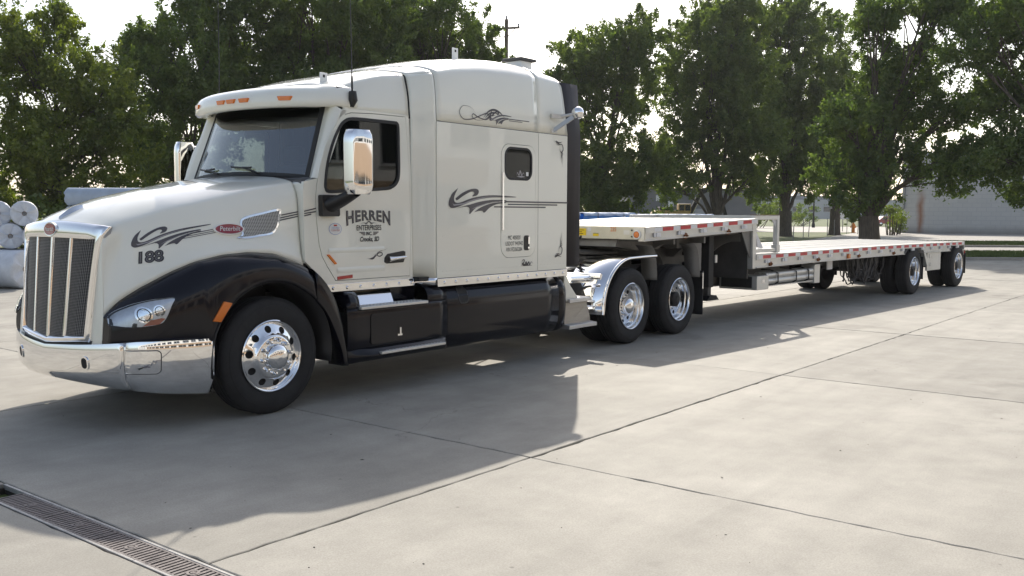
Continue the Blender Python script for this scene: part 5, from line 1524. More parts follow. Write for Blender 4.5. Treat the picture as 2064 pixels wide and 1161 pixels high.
# deck boards
nb = 13
for lvl, (a, b, f) in enumerate(((X0 + .03, XS - .01, zu), (XS + .02, XE - .03, zl))):
    for k in range(nb):
        y0 = -HW + .07 + (2 * HW - .14) * k / nb; y1 = y0 + (2 * HW - .14) / nb
        rows = []
        n = 2 if lvl == 0 else 10
        h = .0 if k % 3 else .003
        for i in range(n + 1):
            x = lerp(a, b, i / n); z = f(x) + h
            rows.append([(x, y0 + .007, z - .03), (x, y0 + .007, z - .003), (x, y0 + .014, z), (x, y1 - .045, z), (x, y1 - .040, z - .012), (x, y1 - .028, z - .012), (x, y1 - .023, z), (x, y1 - .014, z), (x, y1 - .007, z - .003), (x, y1 - .007, z - .03)])
        T().grid(rows).obj('deck_board', 'alu_deck', smooth=20)
for s in (-1, 1):
    for a, b, f in ((X0, XS, zu), (XS, XE, zl)):
        sfx = 10
        beam(a, b, s * (HW - .07), s * HW, lambda x: f(x) - .085, lambda x: f(x) + .004, sfx).obj('rub_rail', 'alu', smooth=20)
        dep = .175 if a < 9 else .20
        if a > 9:      # lower rail is notched above the tyres
            for a2, b2 in ((a, 16.05), (17.30, 19.12)):
                beam(a2, b2, s * (HW - .11), s * (HW - .03), lambda x: f(x) - dep, lambda x: f(x) - .0851, 6).obj('side_rail', 'alu', smooth=20)
                beam(a2, b2, s * (HW - .10), s * (HW + .0), lambda x: f(x) - dep - .012, lambda x: f(x) - dep - .0001, 6).obj('rail_lip', 'alu', smooth=20)
        else:
            beam(a, b, s * (HW - .11), s * (HW - .03), lambda x: f(x) - dep, lambda x: f(x) - .0851).obj('side_rail', 'alu', smooth=20)
            beam(a, b, s * (HW - .10), s * (HW + .0), lambda x: f(x) - dep - .012, lambda x: f(x) - dep - .0001).obj('rail_lip', 'alu', smooth=20)
    # reflective tape, red and white in turn
    tm = {}
    def tape(x0, x1, f, m_):
        key = (round(x1 - x0, 3), m_)
        T().add([(x0, s * (HW + .0015), f(x0) - .068), (x1, s * (HW + .0015), f(x1) - .068), (x1, s * (HW + .0015), f(x1) - .014), (x0, s * (HW + .0015), f(x0) - .014)], [(0, 1, 2, 3)]).obj('reflective_tape', m_, smooth=0)
    tape(6.34, 6.538, zu, 'tapewhite')
    x = 6.54
    while x < XS - .25:
        tape(x, x + .278, zu, 'tapered'); 
        if x + .46 < XS: tape(x + .28, min(x + .458, XS - .02), zu, 'tapewhite')
        x += .46
    tape(XS + .05, XS + .198, zl, 'tapewhite')
    x = XS + .20
    while x < XE - .2:
        tape(x, min(x + .278, XE), zl, 'tapered')
        if x + .46 < XE: tape(x + .28, x + .458, zl, 'tapewhite')
        x += .46
    # stake pockets and strap winches
    pk = wk = None
    def pocket(x, f):
        z = f(x) - .085
        T().box((x - .075, s * (HW - .03), z - .06), (x - .035, s * (HW - .005), z - .001)).box((x - .03, s * (HW - .03), z - .055), (x + .075, s * (HW + .004), z - .001)).obj('stake_pocket', 'tapewhite', smooth=0, bevel=.004)
    def winch(x, f):
        z = f(x) - .165
        w_ = T().lathe([(0, .025), (.012, .025), (.014, 0), (.035, 0), (.045, -.012), (.045, -.05)], 14, 'y', (x, s * (HW - .005), z), s).obj('strap_winch', 'rust', smooth=30)
    for k in range(5):
        pocket(6.42 + .62 * k, zu)
        if k in (1, 3): winch(6.56 + .62 * k, zu)
    for k in range(17):
        xx = 9.72 + .62 * k
        if xx > XE - .1: continue
        pocket(xx, zl)
        if k % 3 == 0 and not (15.9 < xx < 17.4) and not xx > 19.0: winch(xx + .12, zl)
    # mid-length amber marker
    T().prism([(-.05, 0), (.05, 0), (.05, .09), (-.05, .09)], lambda u, v: (13.05 + u, s * (HW + .012), zl(13) - .20 + v), lambda u, v: (13.05 + u, s * (HW - .04), zl(13) - .20 + v)).obj('side_marker', 'amber', smooth=0, bevel=.01)
    # step post
    T().add([(XS - .13, s * (HW - .02), zu(XS) - .004), (XS + .0, s * (HW - .02), zu(XS) - .004), (XS + .005, s * (HW - .02), .865), (XS - .10, s * (HW - .02), .86),
             (XS - .13, s * (HW - .12), zu(XS) - .004), (XS + .0, s * (HW - .12), zu(XS) - .004), (XS + .005, s * (HW - .12), .865), (XS - .10, s * (HW - .12), .86)],
            [(0, 1, 2, 3), (7, 6, 5, 4), (0, 4, 5, 1), (1, 5, 6, 2), (2, 6, 7, 3), (3, 7, 4, 0)]).obj('step_post', 'alu', smooth=0, bevel=.008)
    T().prism([(XS - .42, zu(XS - .4) - .19), (XS - .135, zu(XS) - .18), (XS - .12, zu(XS) - .62), (XS - .16, zu(XS) - .60)], lambda u, v: (u, s * (HW - .06), v), lambda u, v: (u, s * (HW - .075), v)).obj('gusset', 'greybeam', smooth=0)
    # main beams with the deep curved neck
    bl = [(X0 + .1, 1.375), (X0 + .1, 1.29), (6.6, 1.225), (7.15, 1.205), (7.5, 1.16), (7.68, 1.03), (7.74, .86), (7.80, .68), (8.3, .60), (9.4, .56), (11, .60), (13, .66), (15.5, .70), (20.0, .72), (20.0, .98), (9.9, .98), (9.5, 1.10), (9.25, 1.45), (8.0, 1.44)]
    T().prism(bl, lambda u, v: (u, s * .49, v), lambda u, v: (u, s * .475, v)).obj('main_beam', 'greybeam', smooth=0)
    low = crom([(X0 + .1, 1.29), (6.6, 1.225), (7.15, 1.205), (7.5, 1.16), (7.68, 1.03), (7.74, .86), (7.80, .68), (8.3, .60), (9.4, .56), (11, .60), (13, .66), (15.5, .70), (20.0, .72)], 60)
    T().grid([[(a, s * .40, b) for a, b in low], [(a, s * .57, b) for a, b in low]]).obj('beam_flange', 'greybeam', smooth=50, solid=.02)
    # landing gear
    lg = T().box((8.32, s * .86, .60), (8.47, s * 1.0, 1.44)).obj('landing_leg', 'dark', smooth=0, bevel=.01)
    T().box((8.345, s * .885, .47), (8.445, s * .975, .62)).obj('leg_ram', 'frame', lg, smooth=0)
    T().prism([(8.22, .40), (8.58, .40), (8.50, .475), (8.30, .475)], lambda u, v: (u, s * .82, v), lambda u, v: (u, s * 1.04, v)).obj('foot', 'dark', lg, smooth=0)
    T().box((8.48, s * 1.0, .98), (8.54, s * 1.02, 1.10)).obj('leg_tag', 'alu', lg, smooth=0)
T().tube([(8.4, -.86, .95), (8.4, .86, .95)], .03, 8).obj('cross_shaft', 'dark')
T().bar((8.4, -.9, 1.2), (8.4, .9, .8), .05, .05).obj('leg_brace', 'dark', smooth=0)
# front header, coupler plate
hd = T().box((X0 - .004, -HW, 1.385), (X0 + .03, HW, 1.558)).obj('front_header', 'alu_cream', smooth=0, bevel=.004)
T().box((X0 - .012, -HW + .005, 1.39), (X0 - .0045, -HW + .17, 1.55)).obj('corner_cap', 'alu', hd, smooth=0)
for y in (-1.175, 1.175):
    T().lathe([(.0, -.030), (.036, -.028), (.045, -.018), (.045, 0)], 20, 'x', (X0 - .012, y, 1.452)).obj('front_marker', 'amber', hd)
    T().lathe([(.047, -.02), (.062, -.018), (.066, 0), (.047, 0)], 24, 'x', (X0 - .012, y, 1.452)).obj('marker_ring', 'whitemark', hd)
lettering('lettering', '235', .085, 'orangepaint', hd, lambda u, v: (X0 - .0075 - KX, -.78 - u, 1.517 + v), sx=.8, offset=.001)
for y0, y1, z0_, z1_, m_ in ((-.10, -.31, 1.425, 1.525, 'yellow'), (-.335, -.40, 1.49, 1.54, 'tapewhite'), (-.43, -.53, 1.42, 1.455, 'yellow'), (-.335, -.40, 1.43, 1.485, 'alu'), (-.95, -1.05, 1.45, 1.51, 'alu')):
    T().add([(X0 - .006, y0, z0_), (X0 - .006, y1, z0_), (X0 - .006, y1, z1_), (X0 - .006, y0, z1_)], [(0, 1, 2, 3)]).obj('sticker', m_, hd, smooth=0)
T().add([(X0 - .007, -.43, 1.457), (X0 - .007, -.53, 1.457), (X0 - .007, -.53, 1.462), (X0 - .007, -.43, 1.462)], [(0, 1, 2, 3)]).obj('sticker', 'seam', hd, smooth=0)
for k in range(3):
    T().add([(X0 - .007, -.12, 1.505 - .025 * k), (X0 - .007, -.12 - (.16, .12, .14)[k], 1.505 - .025 * k), (X0 - .007, -.12 - (.16, .12, .14)[k], 1.498 - .025 * k), (X0 - .007, -.12, 1.498 - .025 * k)], [(0, 1, 2, 3)]).obj('sticker', 'seam', hd, smooth=0)
for z in (1.425, 1.51):
    T().lathe([(0, -.012), (.010, -.012), (.012, 0)], 8, 'x', (X0 - .004, -1.085, z)).obj('bolt', 'frame', hd)
T().prism([(X0 + .06, 1.385), (X0 + .02, 1.28), (6.6, 1.225), (7.2, 1.225), (7.6, 1.39)], lambda u, v: (u, -.80, v), lambda u, v: (u, .80, v)).obj('coupler_box', 'greybeam', smooth=0)
T().prism([(X0 + .10, 1.384), (6.2, 1.35), (9.1, 1.43), (9.1, 1.47)], lambda u, v: (u, -1.17, v), lambda u, v: (u, 1.17, v)).obj('neck_skin', 'frame', smooth=0)
# arched cross members below the neck
for x in (7.05, 7.9, 9.0):
    outer_ = [(-1.15, 1.42), (1.15, 1.42), (1.15, 1.30)] + [(lerp(1.05, .62, k / 6), 1.30 - .22 * (k / 6) ** 2) for k in range(7)] + [(-lerp(.62, 1.05, k / 6), 1.08 + .22 * (1 - (1 - k / 6) ** 2)) for k in range(7)] + [(-1.15, 1.30)]
    T().prism(outer_, lambda u, v: (x, u, v), lambda u, v: (x + .04, u, v)).obj('cross_member', 'greybeam', smooth=0)
# knee plates either side of the tandem tyres: pale curved edges seen under the neck
for x0_, yk in ((6.62, -.86), (7.62, -.96)):
    cur_ = crom([(x0_ - .10, 1.30), (x0_ - .02, 1.24), (x0_ + .03, 1.12), (x0_ + .06, .95), (x0_ + .07, .80)], 14)
    T().grid([[(a, yk, b) for a, b in cur_], [(a + .06, yk - .22, b) for a, b in cur_]]).obj('knee_plate', 'greybeam', smooth=50, solid=.01)
T().box((7.70, -1.02, .80), (8.05, -.98, 1.30)).obj('neck_panel', 'greybeam', smooth=0)
T().box((7.55, -.90, 1.22), (7.95, -.60, 1.40)).obj('valve_box', 'greybeam', smooth=0, bevel=.01)
for y in (-.9, -.86):
    T().box((7.9, y, 1.2), (7.92, y + .02, 1.42)).obj('edge_strip', 'alu', smooth=0)
T().box((XS - .06, -1.15, .70), (XS - .02, 1.15, 1.55)).obj('step_bulkhead', 'frame', smooth=0)
for y in (-.85, -.72, -.6):
    T().lathe([(0, -.05), (.025, -.05), (.035, 0)], 12, 'x', (XS - .06, y, 1.36)).obj('gladhand', 'polish')
# cross members below the lower deck
for k in range(24):
    x = 9.7 + k * .43
    T().box((x, -1.18, .93), (x + .05, 1.18, 1.045)).obj('cross_member', 'greybeam', smooth=0)
# load stand behind the step (square tube frame with a gusset)
zs = 1.715; xb = 10.16
for yf in (-1.20, 1.16):
    fr = T().bar((XS + .01, yf, zs - .035), (xb, yf, zs - .035), .07, .07).obj('stand_rail', 'alu', smooth=0, bevel=.006)
    T().bar((xb, yf, 1.10), (xb, yf, zs), .08, .075).obj('stand_post', 'alu', smooth=0, bevel=.006)
    T().bar((XS + .08, yf, 1.145), (xb - .04, yf, 1.145), .07, .06).obj('stand_rail', 'alu', smooth=0, bevel=.006)
    T().prism([(XS + .06, 1.60), (XS + .16, 1.20), (XS + .36, 1.18), (XS + .06, 1.30 + .2)], lambda u, v: (u, yf + .01, v), lambda u, v: (u, yf - .01, v)).obj('gusset', 'tapewhite', smooth=0)
    T().prism([(xb - .16, zs - .07), (xb - .04, zs - .07), (xb - .04, zs - .19)], lambda u, v: (u, yf + .01, v), lambda u, v: (u, yf - .01, v)).obj('gusset', 'tapewhite', smooth=0)
    T().box((xb - .07, yf - .05, 1.105), (xb + .05, yf + .05, 1.23)).obj('post_foot', 'alu', smooth=0, bevel=.006)
T().box((XS + .01, -1.24, zs + .001), (xb + .05, -1.14, zs + .012)).obj('stand_top', 'woodtop', smooth=0)
T().bar((xb, -1.16, zs - .035), (xb, 1.12, zs - .035), .07, .07).obj('stand_rail', 'alu', smooth=0)
# tool box, aluminium tube rack and end blocks below the deck
tb = T().box((9.45, -1.24, .505), (9.86, -.55, .735)).obj('tool_box', 'alu', smooth=0, bevel=.01)
T().box((9.43, -1.15, .54), (9.449, -.60, .72)).obj('tool_box_door', 'dark', tb, smooth=0)
T().box((9.62, -1.246, .62), (9.70, -1.2405, .67)).obj('tool_box_latch', 'polish', tb, smooth=0)
for k, (y, z) in enumerate(((-1.14, .62), (-1.14, .72), (-1.02, .60), (-1.02, .72))):
    T().tube([(9.87, y, z), (11.70, y, z + .01)], .055, 14).obj('carrier_tube', 'alu')
T().box((9.9, -1.20, .54), (11.66, -.96, .555)).obj('carrier_tray', 'alu', smooth=0)
for x in (10.25, 10.95, 11.45):
    T().tube([(x, -.90, .80), (x, -1.06, .80), (x, -1.21, .75), (x, -1.215, .60), (x, -1.10, .53)], .012, 6).obj('carrier_strap', 'rubber')
T().box((11.70, -1.21, .50), (11.93, -.95, .84)).obj('carrier_end', 'alu', smooth=0, bevel=.01)
T().box((12.62, -1.05, .70), (12.85, -1.03, .93)).obj('bracket_plate', 'tapewhite', smooth=0)
T().box((12.1, -1.0, .78), (12.6, -.6, .95)).obj('valve_box', 'dark', smooth=0, bevel=.02)
T().tube([(12.2, -.5, .66), (13.4, -.5, .66)], .12, 18).obj('air_reservoir', 'dark')
# axles, suspension, wheels, flaps and rear
for ax in (16.69, 19.77 - .0):
    T().tube([(ax, -.95, .505), (ax, .95, .505)], .07, 12).obj('axle', 'dark')
    for s in (-1, 1):
        T().box((ax - .8, s * .42, .50), (ax + .15, s * .52, .66)).obj('trailing_arm', 'dark', smooth=0)
        T().lathe([(0, .12), (.12, .10), (.14, 0), (.12, -.10), (0, -.12)], 16, 'z', (ax + .35, s * .47, .62)).obj('air_spring', 'rubber')
tw = make_wheel('plain', TL)
first = True
for ax in (16.69, 19.77):
    for s in (-1, 1):
        put(tw, not first, TL, ax - KX, s * 1.275, s, .2 + ax); first = False
        inner_tyre(TL, ax - KX, s * (1.275 - .128 - .33))
        T().box((ax + .58, s * .70, .30), (ax + .595, s * 1.27, .80)).obj('mud_flap', 'rubber', smooth=0)
for s in (-1, 1):
    # side plates between and behind the axles
    T().prism([(17.28, .885), (17.42, .885), (17.60, .60), (17.52, .58)], lambda u, v: (u, s * 1.275, v), lambda u, v: (u, s * 1.20, v)).obj('fender_strut', 'alu', smooth=0)
    T().box((17.62, s * 1.20, .47), (18.55, s * 1.24, .88)).obj('side_plate', 'alu', smooth=0, bevel=.008)
    for x, z in ((17.75, .80), (17.75, .62)):
        T().box((x, s * 1.24, z - .04), (x + .05, s * 1.26, z + .04)).obj('plate_latch', 'polish', smooth=0)
    T().box((20.02, s * 1.18, .42), (20.14, s * 1.27, .90)).obj('rear_post', 'alu', smooth=0, bevel=.008)
    T().lathe([(0, .03), (.045, .025), (.055, 0)], 16, 'x', (XE, s * 1.05, .95)).obj('tail_lamp', 'redlens')
    T().box((XE - .02, s * 1.292, .80), (XE + .03, s * 1.302, .87)).obj('rear_marker', 'redlens', smooth=0)
    # notch covers above the tyres
    for c_ in (16.69, 19.77):
        ar = [(c_ - .66, .895), (c_ - .55, .93), (c_ - .42, 1.0), (min(c_ + .30, 20.13), 1.0), (min(c_ + .44, 20.14), .93), (min(c_ + .62, 20.15), .895)]
        T().grid([[(a, s * .75, b) for a, b in ar], [(a, s * 1.27, b) for a, b in ar]]).obj('tyre_arch', 'greybeam', smooth=20, solid=.008)
T().box((XE - .03, -HW, .90), (XE, HW, 1.08)).obj('rear_header', 'alu', smooth=0)
T().box((20.08, -1.15, .46), (20.15, 1.15, .56)).obj('rear_bumper', 'alu', smooth=0)
T().box((XE - .03, -1.28, .74), (XE - .01, -1.0, .9)).obj('rear_plate', 'alu', smooth=0)

# ------------------------------------------------------------------ things standing around the yard
MT['wrap'] = mat('white_plastic_wrap', (0.62, 0.64, 0.68), 0.35, var=0.12, vscale=5, bump=0.9, bscale=6)
MT['wrapblue'] = mat('blue_grey_wrap', (0.36, 0.42, 0.50), 0.4, var=0.1, vscale=4, bump=0.4, bscale=5)
MT['packblue'] = mat('blue_printed_wrap', (0.02, 0.16, 0.50), 0.35, var=0.25, vscale=3, bump=0.7, bscale=5)
MT['packwhite'] = mat('pale_blue_wrap', (0.38, 0.47, 0.62), 0.4, var=0.25, vscale=3.5, bump=0.9, bscale=6)
MT['timber'] = mat('weathered_timber', (0.16, 0.12, 0.085), 0.9, var=0.3, vscale=6, stretch=(6, 6, .6), bump=0.4)
MT['cat'] = mat('dull_yellow_paint', (0.52, 0.34, 0.12), 0.5, var=0.12, vscale=4)
MT['hydrant'] = mat('orange_hydrant_paint', (0.72, 0.22, 0.02), 0.4)
MT['redcar'] = mat('red_car_paint', (0.35, 0.02, 0.03), 0.25, coat=1.0)
MT['post'] = mat('grey_post', (0.28, 0.27, 0.25), 0.8, var=0.2)

rr_ = random.Random(11)
def roll(p, d, L_, r_, label, m='wrap', group=None):
    d = Vector((d[0], d[1], 0)).normalized()
    o = empty('fabric_roll', (p[0], p[1], p[2] - r_), math.atan2(d.y, d.x))
    tag(o, label, 'roll', group)
    n = 30; rows = []
    ph = rr_.uniform(0, 6)
    prof = [(0.0, .10), (.12, .10), (.16, .015), (.5, -.004), (.82, .0), (.95, .012), (1.0, .05)]
    xs_ = [(f, x) for f, x in prof] + [(1.0 + .012 * math.sin(k * 2.1 + ph), L_ * k / 8) for k in range(1, 8)] + [(1.0, L_ - .05), (.95, L_ - .012), (.5, L_), (0, L_)]
    for f, x in xs_:
        rows.append([(x + (.02 * math.sin(6 * a + ph) + .012 * math.sin(11 * a)) * (1 if .2 < f < .97 and x < .2 else 0), f * r_ * (1 + .012 * math.sin(3 * a + x + ph)) * math.cos(a), r_ + f * r_ * (1 + .012 * math.sin(2 * a + x * 2)) * math.sin(a)) for a in [2 * math.pi * k / n for k in range(n)]])
    G().grid(rows, True).obj('wrapping', m, o, smooth=50)
    G().lathe([(.13 * r_, .004), (.17 * r_, .002), (.17 * r_, .12)], 16, 'x', (0, 0, r_)).obj('core', 'timber', o)
    return o
AL = (-FY * .93 + FX * .25, FX * .93 + FY * .25)
VW = (FX * .88 - FY * .47, FY * .88 + FX * .47)
roll((4.70, 13.71, .43), AL, 3.2, .43, 'thickest white wrapped roll lying on the concrete at the foot of the pile')
roll((5.25, 14.35, .43), AL, 3.6, .43, 'white wrapped roll on the ground behind the thickest roll')
roll((5.0, 15.2, .43), AL, 3.6, .43, 'white wrapped roll hidden at the back of the pile on the ground')
for k, (lat, lab) in enumerate(((0, 'white wrapped roll in the middle layer of the pile, end showing'), (.6, 'white wrapped roll in the middle layer next to the truck grille'), (-.6, 'white wrapped roll in the middle layer at the far end of the pile'))):
    roll((4.72 + lat * FY, 14.45 - lat * FX, 1.15), VW, 2.2, .295, lab)
for k, (lat, lab) in enumerate(((.32, 'white wrapped roll on top of the pile with its core hole showing'), (-.28, 'white wrapped roll on top of the pile at its far end'))):
    roll((4.78 + lat * FY, 14.55 - lat * FX, 1.66), VW, 2.2, .29, lab)
def back(lat, dep): return site(lat, dep)
for (dep, z, r_, lab, m_) in ((27.6, .50, .50, 'large pale roll on the ground below the blue-grey roll, front one', 'wrap'), (28.6, .50, .50, 'large pale roll on the ground below the blue-grey roll, rear one', 'wrap'), (28.1, 1.366, .50, 'large pale roll lying across two ground rolls', 'wrap'), (28.1, 2.14, .27, 'slim blue-grey wrapped roll lying on top of the tall roll stack', 'wrapblue')):
    p = site(-13.15, dep); roll((p[0], p[1], z), (FY, -FX), 3.4, r_, lab, m_)

def pack(x, y, z0, L_, W_, H_, m_, label, cap=0):
    o = empty('wrapped_pack', (x, y, z0))
    tag(o, label, 'pack')
    n = 14; rows = []
    for k in range(n + 1):
        xx = L_ * k / n; b = .012 * math.sin(k * 1.9 + x) + .008 * math.sin(k * 3.7)
        rows.append([(xx, -W_ / 2 - b, .10), (xx, -W_ / 2 + b, H_ * .5), (xx, -W_ / 2 - b * .5, H_ - .03), (xx, -W_ / 2 + .04, H_ + b), (xx, 0, H_ + b * .5), (xx, W_ / 2 - .04, H_ - b), (xx, W_ / 2, H_ - .03), (xx, W_ / 2 - b, .10)])
    g = G().grid(rows, True); g.f.append((0, 1, 2, 3, 4, 5, 6, 7)); e = n * 8; g.f.append(tuple(e + i for i in range(7, -1, -1)))
    g.obj('wrapping', m_, o, smooth=45)
    if cap: G().grid([[(L_ * i / 12, y_, z_ + .012 * math.sin(i * 2.3 + x + j)) for j, (y_, z_) in enumerate(((-W_ / 2 - .02, H_ - cap), (-W_ / 2 - .015, H_ - .02), (-W_ / 2 + .03, H_ + .025), (W_ / 2 - .03, H_ + .025), (W_ / 2 + .02, H_ - .05)))] for i in range(13)]).obj('rain_cover', 'packwhite', o, smooth=45)
    for f in (.2, .5, .8):
        G().box((L_ * f - .05, -W_ / 2, 0), (L_ * f + .05, W_ / 2, .10)).obj('bearer', 'timber', o, smooth=0)
    for f in (.25, .75):
        G().box((L_ * f - .012, -W_ / 2 - .025, .1), (L_ * f + .012, -W_ / 2 - .02, H_ + .02)).obj('band', 'seam', o, smooth=0)
    return o
for k, (x, L_) in enumerate(((14.2, 2.9), (17.2, 2.9), (20.2, 2.5), (22.8, 2.6))):
    y = 7.9
    where = ('nearest the sleeper cab', 'second along the row', 'third along the row', 'at the excavator end of the row')[k]
    pack(x, y, 0, L_, 1.2, 1.0, 'packblue', 'blue wrapped building pack on the ground, %s' % where)
    pack(x + .05, y, 1.0, L_ - .08, 1.2, .74 - .02 * k, ('packblue', 'packblue', 'packwhite', 'packblue')[k], 'upper wrapped building pack, %s' % where, (.07, .06, 0, .08)[k])
for k in range(3):
    o = G().box((0, -.6, 0), (2.4, .6, .10)).obj('timber_board_stack', 'timber', None, smooth=0, bevel=.01, loc=(25.8, 7.8, .1 * k + 1.36))
    tag(o, ('lowest', 'middle', 'top')[k] + ' brown timber sheet stack beyond the blue wrapped packs', 'timber')
o = G().box((0, -.55, 0), (2.3, .55, 1.36)).obj('timber_crate', 'timber', None, smooth=0, bevel=.01, loc=(25.9, 7.8, 0)); tag(o, 'long timber crate carrying the brown sheet stacks', 'crate')

def excavator():
    p = site(13.8, 80)
    o = empty('excavator', p, math.atan2(-FX, FY))
    tag(o, 'yellow tracked excavator with dark raised boom beside the grey shed', 'excavator')
    for y in (-1.0, 1.0):
        g = G().prism([(-1.7, .45), (-1.5, .15), (-1.2, 0), (1.2, 0), (1.5, .15), (1.7, .45), (1.45, .75), (-1.45, .75)], lambda u, v: (u, y - .28, v), lambda u, v: (u, y + .28, v)); g.obj('track', 'dark', o, smooth=30)
    G().box((-.6, -.7, .6), (.6, .7, 1.0)).obj('slew_ring', 'dark', o, smooth=0)
    G().prism([(-2.0, 1.0), (1.0, 1.0), (1.0, 1.75), (.5, 1.95), (-1.8, 1.98), (-2.05, 1.7)], lambda u, v: (u, -1.2, v), lambda u, v: (u, 1.2, v)).obj('house', 'cat', o, smooth=0, bevel=.06)
    c = G().box((.0, -1.15, 1.78), (1.05, -.2, 2.52)).obj('cab', 'cat', o, smooth=0, bevel=.06)
    for a, b in ((.08, .48), (.56, .98)): G().box((a, -1.17, 1.95), (b, -1.14, 2.42)).obj('cab_window', 'window', c, smooth=0)
    G().box((-1.5, -.9, 1.98), (-.6, .6, 2.25)).obj('engine_hood', 'dark', o, smooth=0, bevel=.05)
    g = G().prism([(.9, 1.5), (1.2, 1.4), (2.15, 3.3), (3.4, 3.9), (3.4, 4.15), (2.0, 3.8)], lambda u, v: (u, -.1, v), lambda u, v: (u, .25, v)); g.obj('boom', 'dark', o, smooth=0)
    g = G().prism([(3.2, 4.25), (3.6, 4.15), (4.4, 1.3), (4.15, 1.25)], lambda u, v: (u, -.05, v), lambda u, v: (u, .2, v)); g.obj('stick', 'dark', o, smooth=0)
    G().prism([(3.9, 1.4), (4.6, 1.3), (4.7, .7), (4.2, .35), (3.8, .7)], lambda u, v: (u, -.5, v), lambda u, v: (u, .65, v)).obj('bucket', 'dark', o, smooth=0)
    G().tube([(1.4, .3, 1.7), (2.1, .3, 3.1)], .06, 8).obj('boom_ram', 'polish', o)
excavator()

def utility_pole():
    p = site(-.49, 62)
    o = empty('utility_pole', p, math.atan2(-FX, FY) - .1)
    tag(o, 'wooden utility pole with one crossarm and insulators rising behind the trees', 'utility pole')
    H_ = 14.1
    G().tube([(0, 0, 0), (.02, 0, H_ / 2), (.05, 0, H_)], [.17, .15, .12], 12).obj('pole', 'timber', o)
    G().bar((-.88, -.14, H_ - .62), (.92, -.14, H_ - .55), .10, .13).obj('crossarm', 'timber', o, smooth=0)
    for x in (-.8, -.0, .8):
        zz = H_ - .52 if x else H_
        G().lathe([(.05, 0), (.07, .05), (.04, .1), (.07, .15), (.04, .22), (.0, .25)], 10, 'z', (x + .05, -.14 if x else 0, zz)).obj('insulator', 'greywall', o)
    for x in (-.55, .6): G().bar((.04, -.16, H_ - 1.25), (x, -.16, H_ - .64), .03, .05).obj('brace', 'timber', o, smooth=0)
utility_pole()
def plain_pole():
    p = site(-22.1, 55); o = G().tube([(0, 0, 0), (0, 0, 4.6)], [.12, .10], 10).lathe([(0, .05), (.13, .03), (.13, -.03)], 10, 'z', (0, 0, 4.6)).obj('timber_post', 'timber', None, loc=p)
    tag(o, 'short timber post between the left-hand trees', 'post')
plain_pole()

def lamp_post(lat, dep, H_, label):
    o = empty('street_lamp', site(lat, dep), math.atan2(-FX, FY))
    tag(o, label, 'street lamp')
    G().tube([(0, 0, 0), (0, 0, H_)], [.11, .07], 10).obj('pole', 'dark', o)
    G().lathe([(.2, 0), (.22, .3), (.13, .7), (.11, 1.0)], 12, 'z').obj('base', 'dark', o)
    G().tube(crom([(0, 0, H_ - .1), (.3, 0, H_ + .15), (.9, 0, H_ + .2)], 8), .05, 8).obj('arm', 'dark', o)
    G().box((.8, -.12, H_ + .12), (1.4, .12, H_ + .26)).obj('lamp_head', 'dark', o, smooth=0, bevel=.04)
lamp_post(38.1, 120, 7.0, 'dark street lamp on the far side of the road before the hedge')
lamp_post(31.0, 110, 6.2, 'dark street lamp between the forked tree trunks by the road')
lamp_post(39.2, 104, 3.6, 'short dark lamp standing close to the warehouse corner')

def road_sign():
    o = empty('road_sign', site(33.1, 95), math.atan2(-FX, FY))
    tag(o, 'grey back of a diamond road sign on a post by the road', 'road sign')
    G().box((-.03, -.03, 0), (.03, .03, 2.1)).obj('post', 'post', o, smooth=0)
    G().prism([(0, 1.15), (.5, 1.65), (0, 2.15), (-.5, 1.65)], lambda u, v: (u, -.04, v), lambda u, v: (u, -.06, v)).obj('sign_plate', 'tapewhite', o, smooth=0)
road_sign()
def hydrant():
    o = empty('fire_hydrant', site(31.65, 88), math.atan2(-FX, FY))
    tag(o, 'orange fire hydrant standing in the grass near the road', 'hydrant')
    G().lathe([(.22, 0), (.22, .06), (.15, .08), (.15, .62), (.19, .66), (.19, .70), (.16, .80), (.08, .90), (.05, .98), (0, .98)], 16, 'z').obj('barrel', 'hydrant', o)
    for s in (-1, 1): G().lathe([(0, .28), (.07, .28), (.08, .22), (.06, .2), (.06, .1)], 12, 'x', (0, 0, .55), s).obj('outlet', 'hydrant', o)
    G().lathe([(0, .3), (.09, .3), (.1, .22), (.08, .2), (.08, .1)], 12, 'y', (0, 0, .5), -1).obj('pumper_outlet', 'hydrant', o)
hydrant()
for lat, dep, h, ln, lab in ((17.2, 58, .95, .06, 'short leaning marker post standing in the grass nearest the load stand'), (21.5, 70, 1.3, 0, 'upright marker post beside the leaning one in the grass'), (22.2, 71, 1.3, .18, 'strongly leaning marker post in the grass'),
                            (26.5, 78, 1.25, 0, 'grey marker post in the grass below the spreading tree'), (24.6, 74, 1.4, 0, 'grey marker post beyond the leaning pair'), (29.9, 82, 2.6, 0, 'tallest thin grey post near the fire hydrant'),
                            (29.3, 83, 1.3, 0, 'thin grey post next to the tallest post'), (30.8, 86, 1.3, 0, 'thin grey post just short of the fire hydrant'), (33.2, 88, 1.2, 0, 'thin grey post just past the fire hydrant'), (35.2, 93, 1.6, 0, 'thin grey post at the road by the warehouse corner')):
    o = G().tube([(0, 0, 0), (ln, 0, h)], .03, 8).lathe([(0, .02), (.036, .015), (.036, -.01)], 8, 'z', (ln, 0, h)).obj('marker_post', 'post', None, loc=site(lat, dep))
    tag(o, lab, 'post', 'marker posts in the grass')

